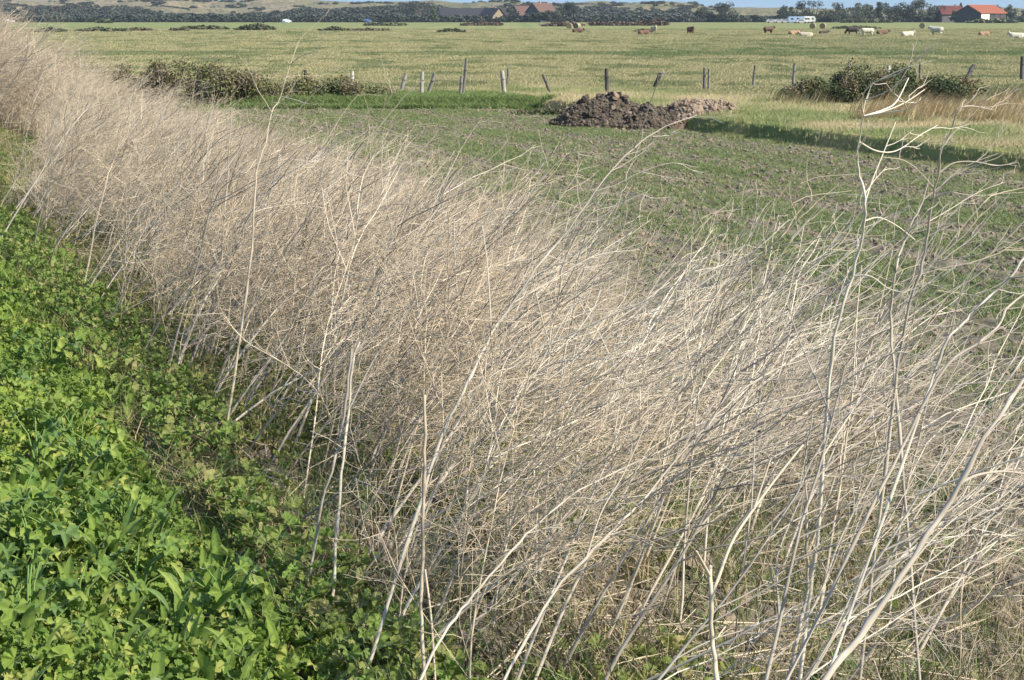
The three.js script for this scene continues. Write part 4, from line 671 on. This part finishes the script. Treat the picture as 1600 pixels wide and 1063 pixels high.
function weed(seed, o = {}) { // -> { stem, branches: [MB] }, standing at the origin, wind from the left
  const r = rngOf(seed), lean = o.lean ?? (0.35 + 0.45 * r()), h = o.h ?? (1.15 + 0.35 * r()), az = (r() - 0.5) * 0.9, tone = o.tone ?? PALE[seed % PALE.length], stem = new MB(), N = 10, brs = [], W = o.wind ?? 0.9;
  const dir = V(Math.sin(lean) * Math.cos(az), Math.cos(lean), Math.sin(lean) * Math.sin(az)), pts = shoot(V(0, -0.05, 0), dir, h, N, r, 0.3, 0.15, 0.17), R = o.r ?? (0.0055 + 0.003 * r());
  stem.tube(pts, radii(N + 1, R, R * 0.28), 6, pts.map(() => { const e = 0.78 + 0.44 * r(); return tone.map((c) => c * e); }));
  const nb = o.nb ?? 9, from = o.from ?? 0.28;
  for (let k = 0; k < nb; k++) {
    const t = from + (0.97 - from) * (k + r() * 0.7) / nb, i = Math.min(N - 1, Math.floor(t * N)), p = pts[i].clone().lerp(pts[i + 1], t * N - i), T = pts[i + 1].clone().sub(pts[i]).normalize(), a = r() * 6.283;
    const dirB = T.multiplyScalar(o.follow ?? 0.8).add(V(Math.cos(a) * 0.6 + 0.6 * W, 0.14 * Math.sin(a) + 0.05, Math.sin(a) * 0.75)).normalize(), len = h * (0.30 + 0.28 * r()) * (1 - 0.45 * (t - from)), S = 6, bp = shoot(p, dirB, len, S, r, 0.8 * W, 0.8, 0.36), b = new MB(), te = 0.82 + 0.36 * r(); b.col = tone.map((c) => c * te);
    b.tube(bp, radii(S + 1, R * 0.42, 0.0011), 4);
    b.col = mixc(b.col, [0.50, 0.40, 0.26], 0.35 * r()); twigsOn(b, bp, 0.15, o.gap ?? 0.055, o.tl ?? 0.17, r, 0.0012, o.deep ?? 1, W);
    brs.push(b);
  }
  return { stem, branches: brs };
}
{
  const r = rngOf(801);
  const inBelt = (u, s) => { const lo = vergeEdge(s) + 0.02, hi = 5.7 + 0.9 * (1 - smooth(s, 3, 12)) + 0.8 * (fbm(s * 0.25, 3, 2) - 0.5) * 2; return u > lo && u < hi; };
  // the thick of it: variants joined and scattered
  const variants = [];
  for (let v = 0; v < 9; v++) { const w = weed(900 + v, { nb: 14, deep: 1, gap: 0.042, tl: 0.15, lean: 0.12 + 0.07 * (v % 6), h: 0.95 + 0.06 * (v % 5), r: 0.0038, from: 0.16, wind: [1.0, 0.5, 0.8, 0.3, 1.1, 0.7, 0.35, 0.9, 0.6][v], follow: 0.55, tone: [[0.56, 0.475, 0.375], [0.52, 0.435, 0.34], [0.61, 0.53, 0.43], [0.47, 0.40, 0.32]][v % 4] }); variants.push(join([w.stem, ...w.branches]).geo()); }
  for (let v = 0; v < 9; v++) { const w = weed(930 + v, { nb: 7, deep: v % 2, gap: 0.09, lean: 0.10 + 0.085 * v, h: 1.12 + 0.05 * (v % 5), r: 0.0056 + 0.0004 * (v % 5), from: 0.42, wind: 0.8, follow: 0.7, tone: [[0.50, 0.455, 0.395], [0.45, 0.405, 0.35], [0.58, 0.53, 0.46], [0.37, 0.335, 0.30]][v % 4] }); variants.push(join([w.stem, ...w.branches]).geo()); }
  const L = variants.map(() => []), NEAR = [];
  for (let k = 0; k < 14000; k++) {
    const s = -2.5 + 75 * Math.pow(r(), 1.35), u = 7.6 * r(); if (!inBelt(u, s)) continue;
    const [x, d] = xdOf(u, s); if (!seen(x, d, 1, 260) || d < 2.4) continue;
    const px = screen(x, H(x, d) + 0.5, d)[0], thin = smooth(px, 640, 1040), keep = lerp(0.95, s < 4 ? 0.21 : 0.27, thin) * (0.7 + 0.9 * clamp((fbm(x * 0.9 + 4, d * 0.7, 2) - 0.3) * 2.5) * thin + 0.3 * (1 - thin)) * (1 - 0.8 * smooth(u, 4.6, 6.8));
    if (r() > keep) continue; if (Math.hypot(x, d) < 2.8) continue;
    if (s < 1.3 && u > 0.7 && u < 2.6 && r() < 0.86) continue; if (s >= 1.3 && s < 2.8 && u > 0.9 && u < 2.6 && r() < 0.6) continue;
    if (s < 25 && screen(x + 0.4, H(x, d) + 1.25, d)[1] < lerp(120, 290 + 110 * r(), smooth(px, 250, 900)) && r() > 0.03) continue;
    const stemmy = r() < lerp(0.17, 0.40, thin) + (u < 1.2 ? 0.28 : 0); if (!stemmy && (u < 0.05 + 0.3 * r() || r() > lerp(0.88, 0.5, thin))) continue;
    const f = (0.70 + 0.45 * r()) * (1 + 0.30 * smooth(s, 22, 55)) * (1 + 0.6 * smooth(s, 15, 26) * (1 - smooth(u, 2.0, 3.9))) * (1 - 0.2 * smooth(u, 4.5, 7)) * lerp(1, 0.86, thin), t = 0.75 + 0.45 * r();
    if (NEAR.length < 64 && d < 8 && stemmy && r() < lerp(0.15, 0.4, thin)) { NEAR.push([x, d, f]); continue; }
    const h = stemmy ? 9 + Math.floor(u < 1.2 ? 3 + 6 * r() : 9 * r()) : thin > r() ? [1, 3, 6, 8][Math.floor(r() * 4)] : Math.floor(r() * 9);
    L[h].push([mat4(V(x, H(x, d), -d), (r() - 0.5) * 0.3, (r() - 0.5) * 1.6, (r() - lerp(0.58, 0.42, thin)) * 0.5, f), [t * 1.02, t * 0.985, t * 0.94]]);
  }
  L.forEach((l, k) => scatter('dead_weeds', variants[k], MAT.dry, l, k < 9 ? 'tangled strip of fine dry straw coloured weed twigs along the verge' : 'pale dry stalks standing and leaning all through the dead strip', 'dead weeds').userData.group = k < 9 ? 'tangled mass of dead weeds' : 'pale stalks in the dead strip');
  // nearer plants of the same kind, one by one
  const protos = []; for (let v = 0; v < 5; v++) { const w = weed(950 + v, { nb: 8, gap: 0.07, lean: 0.12 + 0.13 * v, h: 1.0 + 0.06 * v, r: 0.0062, wind: 0.7, from: 0.35, tone: PALE[[1, 0, 3, 1, 4][v]].map((c) => c * 1.15) }); protos.push([w.stem.geo(), ...w.branches.map((b) => b.geo())]); }
  NEAR.forEach(([x, d, f], k) => { const g = base('dead_weed', V(x, H(x, d), -d), (r() - 0.5) * 0.9); tag(g, 'dry pale weed stalk with wind-swept branches inside the tangled strip', 'dead weed', 'single dead weeds in the strip'); g.scale.setScalar(f); protos[k % 5].forEach((q, j) => meshOf(j ? 'branch' : 'stem', q, MAT.dry, g)); });
  // wispy taller plants whose loose sprays stand up in front of the field
  const wisps = []; for (let v = 0; v < 6; v++) { const w = weed(980 + v, { nb: 8, gap: 0.11, tl: 0.15, deep: v % 2, lean: 0.15 + 0.11 * v, h: 1.1, r: 0.0048, from: 0.4, wind: 0.9, follow: 0.7, tone: PALE[v % 5].map((c) => c * 1.15) }); wisps.push([w.stem.geo(), ...w.branches.map((b) => b.geo())]); }
  for (let k = 0, n = 0; k < 700 && n < 60; k++) {
    const px = 480 + 1150 * r(), d = 4.2 + 4.6 * r(), row = lerp(205, 270, smooth(px, 500, 1000)) + 150 * r(), x = at(px, 500, d).x, u = uOf(x, d), s = sOf(x, d); if (u < 0.8 || u > 8.5) continue;
    const y0 = H(x, d), f = (at(px, row, d).y - y0) / 1.12; if (f < 0.7 || f > 1.75) continue; n++;
    const g = base('wispy_weed', V(x - 0.25 * f, y0, -d), (r() - 0.5) * 1.6); g.scale.setScalar(f); tag(g, 'thin tall dry weed with loose curling sprays rising in front of the ploughed field', 'dead weed', 'thin wispy weeds in front of the field');
    wisps[k % 6].forEach((q, j) => meshOf(j ? 'branch' : 'stem', q, MAT.dry, g));
  }
  // fallen stalks and straw on the ground
  const lit = []; for (let k = 0; k < 9000; k++) { const s = -2.6 + 45 * Math.pow(r(), 1.5), u = 0.05 + 6 * r(); if (!inBelt(u, s)) continue; const [x, d] = xdOf(u, s); if (!seen(x, d, 1.1)) continue; const t = 0.5 + 0.6 * r(); lit.push([mat4(V(x, H(x, d) + 0.01 + 0.05 * r(), -d), (r() - 0.5) * 0.5, r() * 6.28, (r() - 0.5) * 0.5, 0.5 + r()), [t * 0.6, t * 0.5, t * 0.37]]); }
  const lb = new MB(); lb.tube([V(-0.16, 0, 0), V(0, 0.012, 0.012), V(0.16, 0, -0.01)], [0.0022, 0.002, 0.0014], 4); lb.tube([V(-0.05, 0.004, 0.004), V(0.08, 0.03, 0.06)], [0.0015, 0.001], 3);
  scatter('straw_litter', lb.geo(), MAT.dry, lit, 'broken straw and fallen stalks lying under the dead weeds', 'straw');
}
// the single stalks that stand out: photo polylines set at their own depths (d0 at the first point, d1 at the last)
const HEROES = [
  { l: 'tallest pale weed stalk at the right, forked top bending right above the ditch', d: [3.4, 3.2], w: [15, 3.5], p: [[1250, 1060], [1262, 950], [1275, 850], [1286, 720], [1293, 620], [1310, 500], [1335, 420], [1352, 340], [1352, 310], [1343, 270], [1341, 230], [1350, 182]], tw: [0.25, 0.09, 0.12], bright: 1.12,
    b: [[7, 3.2, [[1350, 182], [1380, 172], [1400, 160], [1420, 122]]], [5, 3.5, [[1349, 183], [1385, 173], [1415, 160], [1445, 140]]], [4, 3, [[1351, 184], [1386, 176], [1420, 170], [1445, 152]]], [4, 2.5, [[1350, 182], [1347, 160], [1352, 142], [1370, 127], [1400, 117], [1413, 109]]], [4, 2.5, [[1349, 157], [1370, 150], [1395, 138], [1418, 121]]], [5, 3, [[1350, 340], [1372, 340], [1400, 352], [1430, 375]]], [6, 3, [[1337, 425], [1360, 432], [1390, 452], [1415, 458]]], [5, 3, [[1354, 320], [1362, 285], [1380, 240], [1400, 190]]], [5, 2.5, [[1346, 228], [1370, 236], [1400, 236], [1440, 210], [1465, 196]]], [4, 3, [[1293, 620], [1330, 590], [1380, 560], [1430, 535]]]] },
  { l: 'thickest weed stem, slanting up to the right edge of the picture', d: [2.2, 2.5], w: [23, 10], p: [[1290, 1063], [1340, 1000], [1400, 915], [1440, 850], [1480, 790], [1530, 700], [1570, 640], [1600, 590], [1680, 470]], tw: [0.35, 0.13, 0.16], b: [[10, 6, [[1500, 757], [1530, 742], [1570, 737], [1610, 742]]], [6, 4, [[1420, 880], [1470, 830], [1520, 790], [1560, 765]]], [5, 3, [[1560, 650], [1590, 640], [1630, 600]]]] },
  { l: 'white forked weed stem standing upright at the bottom edge', d: [2.6, 2.7], w: [16, 13], bright: 1.1, p: [[1120, 1063], [1113, 1000], [1110, 940], [1110, 885]], tw: [2, 1, 0], b: [[12, 8, [[1110, 905], [1098, 880], [1088, 862]]], [13, 7, [[1116, 940], [1122, 905], [1145, 845], [1178, 795], [1215, 745], [1255, 695]]], [8, 5, [[1178, 795], [1190, 760], [1205, 715]]]] },
  { l: 'straight grey broken-topped stalk standing upright right of the green verge', d: [3.7, 3.8], w: [12, 9], p: [[664, 1063], [658, 960], [660, 880], [662, 780], [664, 690], [663, 617]], tw: [2, 1, 0], b: [[7, 7, [[680, 1063], [673, 960], [664, 890]]]] },
  { l: 'long stalk slanting right from the grey upright one to the soil heap', d: [3.9, 4.4], w: [11, 2.5], p: [[655, 790], [690, 680], [715, 630], [740, 580], [770, 520], [800, 475], [845, 410], [880, 370], [930, 300], [985, 235], [1030, 203], [1090, 180]], tw: [0.3, 0.10, 0.16], b: [[5, 2.5, [[772, 520], [764, 450], [760, 400], [752, 345]]], [5, 2, [[800, 475], [860, 440], [930, 400], [1000, 390]]], [4, 2, [[880, 370], [930, 330], [960, 322], [1010, 300]]], [3.5, 2, [[985, 235], [1003, 200], [1020, 150], [1032, 120]]], [4, 2, [[930, 300], [960, 290], [1000, 270], [1050, 255], [1090, 262]]], [5, 2.5, [[720, 625], [780, 580], [800, 575], [850, 540], [930, 520]]]] },
  { l: 'pale stalk pair, left stem, leaning right beside the broken dark stump', d: [4.4, 4.5], w: [9, 7], p: [[475, 960], [488, 870], [505, 780], [520, 730], [530, 690], [541, 620], [549, 545]], tw: [0.5, 0.2, 0.12], b: [] },
  { l: 'pale stalk pair, right stem, standing beside its leaning neighbour', d: [4.3, 4.6], w: [11, 6], p: [[520, 950], [523, 870], [530, 780], [537, 710], [545, 640], [552, 560], [562, 535]], tw: [0.5, 0.15, 0.12], b: [[6, 3, [[545, 640], [585, 560], [612, 520], [650, 470]]]] },
  { l: 'tall thin weed stalk at the left whose tip crosses the far pasture', d: [6.2, 6.6], w: [9, 2.2], p: [[370, 560], [382, 480], [392, 400], [398, 310], [402, 262], [416, 221], [424, 176], [437, 154], [450, 109], [466, 66]], tw: [0.45, 0.14, 0.2], b: [[5, 2, [[424, 176], [415, 160], [402, 140], [392, 116], [372, 85]]], [4, 2, [[436, 155], [460, 156], [484, 163], [500, 158]]], [3, 1.6, [[405, 142], [418, 133], [432, 95]]], [3, 1.6, [[455, 95], [470, 88], [492, 80]]]] },
  { l: 'smooth pale stalk arching right at the left edge above the verge', d: [11.6, 11.9], w: [6, 2.5], p: [[10, 358], [40, 308], [71, 259], [88, 230], [105, 206], [120, 188], [135, 172], [158, 163], [181, 157]], tw: [0.5, 0.3, 0.2], b: [[3.5, 2, [[71, 259], [80, 220], [95, 180], [100, 160]]]] },
  { l: 'pale curved stalk left of centre rising from the verge edge', d: [9.4, 9.6], w: [6, 3], p: [[140, 400], [150, 345], [160, 310], [168, 275], [178, 250]], tw: [0.4, 0.2, 0.2], b: [] },
  { l: 'second tall weed at the right, hooked top left of the reddish grass', d: [3.9, 3.7], w: [10, 3.5], p: [[1395, 640], [1405, 560], [1420, 480], [1440, 420], [1450, 360], [1458, 310], [1467, 266], [1470, 238], [1485, 208], [1495, 178], [1510, 155]], tw: [0.2, 0.09, 0.15], b: [[5, 2.2, [[1502, 168], [1522, 166], [1552, 172]]], [5, 2, [[1466, 270], [1490, 255], [1525, 253], [1558, 259], [1590, 254]]], [4, 2, [[1456, 310], [1480, 280], [1520, 255], [1560, 240]]], [4, 2, [[1452, 300], [1430, 262], [1410, 250], [1380, 246]]], [4, 2, [[1450, 350], [1480, 330], [1530, 300], [1570, 285]]]] },
  { l: 'weed stalk close behind the tallest right stalk, sprays bending right', d: [4.2, 4.3], w: [9, 3], p: [[1400, 600], [1392, 500], [1398, 430], [1412, 380], [1425, 350], [1440, 320], [1452, 275]], tw: [0.2, 0.08, 0.16], b: [[4, 2, [[1385, 300], [1378, 268], [1390, 250], [1410, 235], [1440, 222]]], [5, 2, [[1412, 380], [1440, 330], [1470, 305], [1500, 298]]], [4, 2, [[1398, 430], [1430, 380], [1445, 372], [1490, 350]]]] },
  { l: 'kinked white branch reaching the right edge level with the thin weeds', d: [3.3, 3.5], w: [9, 6], p: [[1440, 640], [1462, 580], [1482, 529], [1504, 507], [1525, 481], [1552, 459], [1582, 429], [1612, 385]], tw: [0.3, 0.16, 0.14], b: [[5, 2.5, [[1582, 429], [1600, 432], [1630, 420]]]] },
  { l: 'second kinked white branch below it at the right edge', d: [3.2, 3.4], w: [10, 6], p: [[1380, 760], [1430, 660], [1480, 570], [1530, 535], [1560, 510], [1575, 480], [1615, 450]], tw: [0.3, 0.16, 0.14], b: [[5, 3, [[1530, 535], [1570, 525], [1620, 490]]]] },
  { l: 'long thin stalk slanting right from the bottom edge, left one of two parallel', d: [3.1, 3.8], w: [9, 3], p: [[681, 1010], [720, 955], [754, 912], [812, 847], [850, 810], [891, 775], [960, 739], [1040, 700], [1110, 655]], tw: [0.45, 0.14, 0.14], b: [[5, 2.5, [[850, 810], [900, 740], [950, 700]]]] },
  { l: 'long thin stalk slanting right from the bottom edge, right one of two parallel', d: [2.9, 3.7], w: [11, 3], p: [[788, 1062], [823, 997], [870, 918], [918, 870], [960, 825], [1000, 785], [1080, 692], [1130, 640], [1190, 588], [1260, 560]], tw: [0.4, 0.14, 0.14], b: [[6, 3, [[918, 870], [940, 800], [975, 740], [1010, 660]]], [5, 2.5, [[1000, 785], [1080, 730], [1150, 700], [1230, 650]]]] },
  { l: 'forked pale stem standing behind the white forked one at the bottom', d: [3.3, 3.3], w: [13, 4], p: [[1232, 1063], [1245, 1000], [1262, 920], [1260, 850], [1262, 800], [1258, 730], [1270, 640]], tw: [0.5, 0.16, 0.12], b: [[9, 4, [[1250, 985], [1285, 920], [1310, 850], [1345, 780], [1390, 700]]], [5, 3, [[1262, 850], [1300, 770], [1330, 720]]]] },
  { l: 'grey stalk leaning right across the dense middle of the dead weeds', d: [6.4, 6.8], w: [8, 3], p: [[600, 720], [629, 582], [645, 525], [662, 462], [678, 400], [692, 353], [702, 310]], tw: [0.4, 0.14, 0.16], b: [[4, 2, [[662, 462], [700, 400], [760, 340], [820, 320]]]] },
  { l: 'straight vertical pale stalk in the middle of the dead weeds', d: [6.0, 6.0], w: [6, 4], p: [[722, 640], [720, 560], [716, 480], [711, 400], [709, 345]], tw: [0.5, 0.2, 0.12], b: [] },
  { l: 'dark grey leaning stalk rising from the verge edge left of centre', d: [7.2, 8.0], w: [11, 4], p: [[262, 660], [290, 590], [315, 520], [335, 440], [344, 360]], tw: [0.5, 0.2, 0.2], b: [[5, 3, [[315, 520], [350, 440], [372, 380]]]], dark: 1 },
  { l: 'dark grey stalk slanting far right from the verge edge', d: [6.4, 7.4], w: [10, 4], p: [[340, 712], [385, 630], [430, 560], [475, 470], [520, 390], [545, 345], [580, 315]], tw: [0.45, 0.16, 0.2], b: [[5, 3, [[475, 470], [530, 420], [610, 380]]], [6, 4, [[545, 345], [600, 322], [660, 318]]]], dark: 1 },
  { l: 'thick leaning pale stem at the verge edge, first of the leaning cluster', d: [7.2, 7.6], w: [12, 6], p: [[255, 665], [272, 590], [290, 540], [320, 470], [345, 430]], tw: [0.5, 0.2, 0.2], b: [] },
  { l: 'leaning pale stem in the middle of the cluster at the verge edge', d: [6.7, 7.2], w: [11, 5], p: [[310, 665], [345, 600], [395, 530], [440, 475], [500, 430]], tw: [0.5, 0.2, 0.2], b: [] },
  { l: 'low leaning stem at the right of the cluster on the verge edge', d: [6.2, 6.6], w: [10, 5], p: [[330, 690], [390, 640], [450, 600], [530, 560], [600, 520]], tw: [0.5, 0.2, 0.2], b: [[5, 3, [[450, 600], [490, 540], [540, 500]]]] },
  { l: 'upright thin stalk with a pale tip before the bramble mound', d: [8.2, 8.2], w: [6, 3], p: [[345, 420], [350, 340], [355, 280], [358, 230], [362, 168]], tw: [0.6, 0.3, 0.1], b: [] },
  { l: 'bent brown broken stem lying out of the verge at its lower right corner', d: [4.5, 4.2], w: [9, 6], p: [[455, 985], [490, 992], [520, 1004], [552, 1014]], tw: [2, 1, 0], b: [], flat: 1 },
];
{
  const r = rngOf(1201);
  for (const o of HEROES) {
    const n = o.p.length, P = o.p.map(([x, y], k) => { const t = k / (n - 1); return at(x, y, lerp(o.d[0], o.d[1], t) + (r() - 0.5) * 0.05); });
    const rad = (w, p) => w / 2 / FOCAL * -p.z * (p.z < -5 ? 0.42 : 0.52), R = P.map((p, k) => rad(lerp(o.w[0], o.w[1], k / (n - 1)), p));
    const tone = (o.dark ? [0.23, 0.20, 0.18] : PALE[Math.floor(r() * 5)].map((c) => c * (o.bright ?? 0.84))), dir = P[0].clone().sub(P[1]).normalize();
    if (!o.flat) { const low = P[0].clone(); let g = 0; dir.y = Math.min(dir.y, -0.75); dir.normalize(); while (low.y > H(low.x, -low.z) - 0.04 && g++ < 60) low.addScaledVector(dir, 0.05); const m = low.clone().lerp(P[0], 0.5); P.unshift(low, m); R.unshift(R[0] * 1.15, R[0] * 1.05); }
    const cur = new THREE.CatmullRomCurve3(P, false, 'centripetal'), S = n * 4, pts = [], rs = [], cs = [];
    for (let k = 0; k <= S; k++) { const t = k / S; pts.push(cur.getPoint(t).add(k && k < S ? V((r() - 0.5), (r() - 0.5), (r() - 0.5)).multiplyScalar(0.0045) : V(0, 0, 0))); const q = t * (P.length - 1), i = Math.min(P.length - 2, Math.floor(q)); rs.push(lerp(R[i], R[i + 1], q - i) * (1 + (r() - 0.5) * 0.22 + (k % 6 === 0 ? 0.25 : 0))); const e = 0.78 + 0.4 * r(); cs.push(tone.map((c) => c * e)); }
    const root = pts[0].clone(), L = (p) => p.clone().sub(root), g = base('tall_weed', root); tag(g, o.l, 'dead weed');
    const st = new MB(); st.tube(pts.map(L), rs, 8, cs).build('stem', MAT.dry, g);
    const spray = new MB(); spray.col = tone.map((c) => c * 0.95); const [from, gap, len] = o.tw; if (from < 1) twigsOn(spray, pts.map(L), from, gap, len, r, 0.0014, 1);
    for (const [w0, w1, q] of o.b) {
      // each branch starts on the stem: the nearest stem point gives its depth
      const zAt = (px, py) => { let best = 0, bd = 1e9; for (let k = 0; k <= S; k++) { const [a, b] = screen(pts[k].x, pts[k].y, -pts[k].z), e = (a - px) ** 2 + (b - py) ** 2; if (e < bd) { bd = e; best = k; } } return best; };
      const i = zAt(...q[0]), d0 = -pts[i].z, drift = (r() - 0.5) * 0.5, B = q.map(([x, y], k) => k ? at(x, y, d0 + drift * k / (q.length - 1)) : (bdist(q[0], pts[i]) < 12 ? pts[i].clone() : at(x, y, d0)));
      const c = new THREE.CatmullRomCurve3(B, false, 'centripetal'), N2 = q.length * 4, bp = [], br = []; for (let k = 0; k <= N2; k++) { const p = c.getPoint(k / N2); bp.push(L(p)); br.push(rad(lerp(w0, w1, k / N2), p)); }
      const mb = new MB(); const te = 0.85 + 0.3 * r(); mb.col = tone.map((v) => v * te); mb.tube(bp, br, 6); if (gap < 0.5) twigsOn(mb, bp, 0.25, 0.09, 0.10, r, 0.0013, 1); mb.build('branch', MAT.dry, g);
    }
    if (spray.i.length) { const m = spray.build('twigs', MAT.dry, g); m.userData.kind = 'stuff'; }
  }
  function bdist(q, p) { const [a, b] = screen(p.x, p.y, -p.z); return Math.hypot(a - q[0], b - q[1]); }
}
renderer.render(scene, camera);
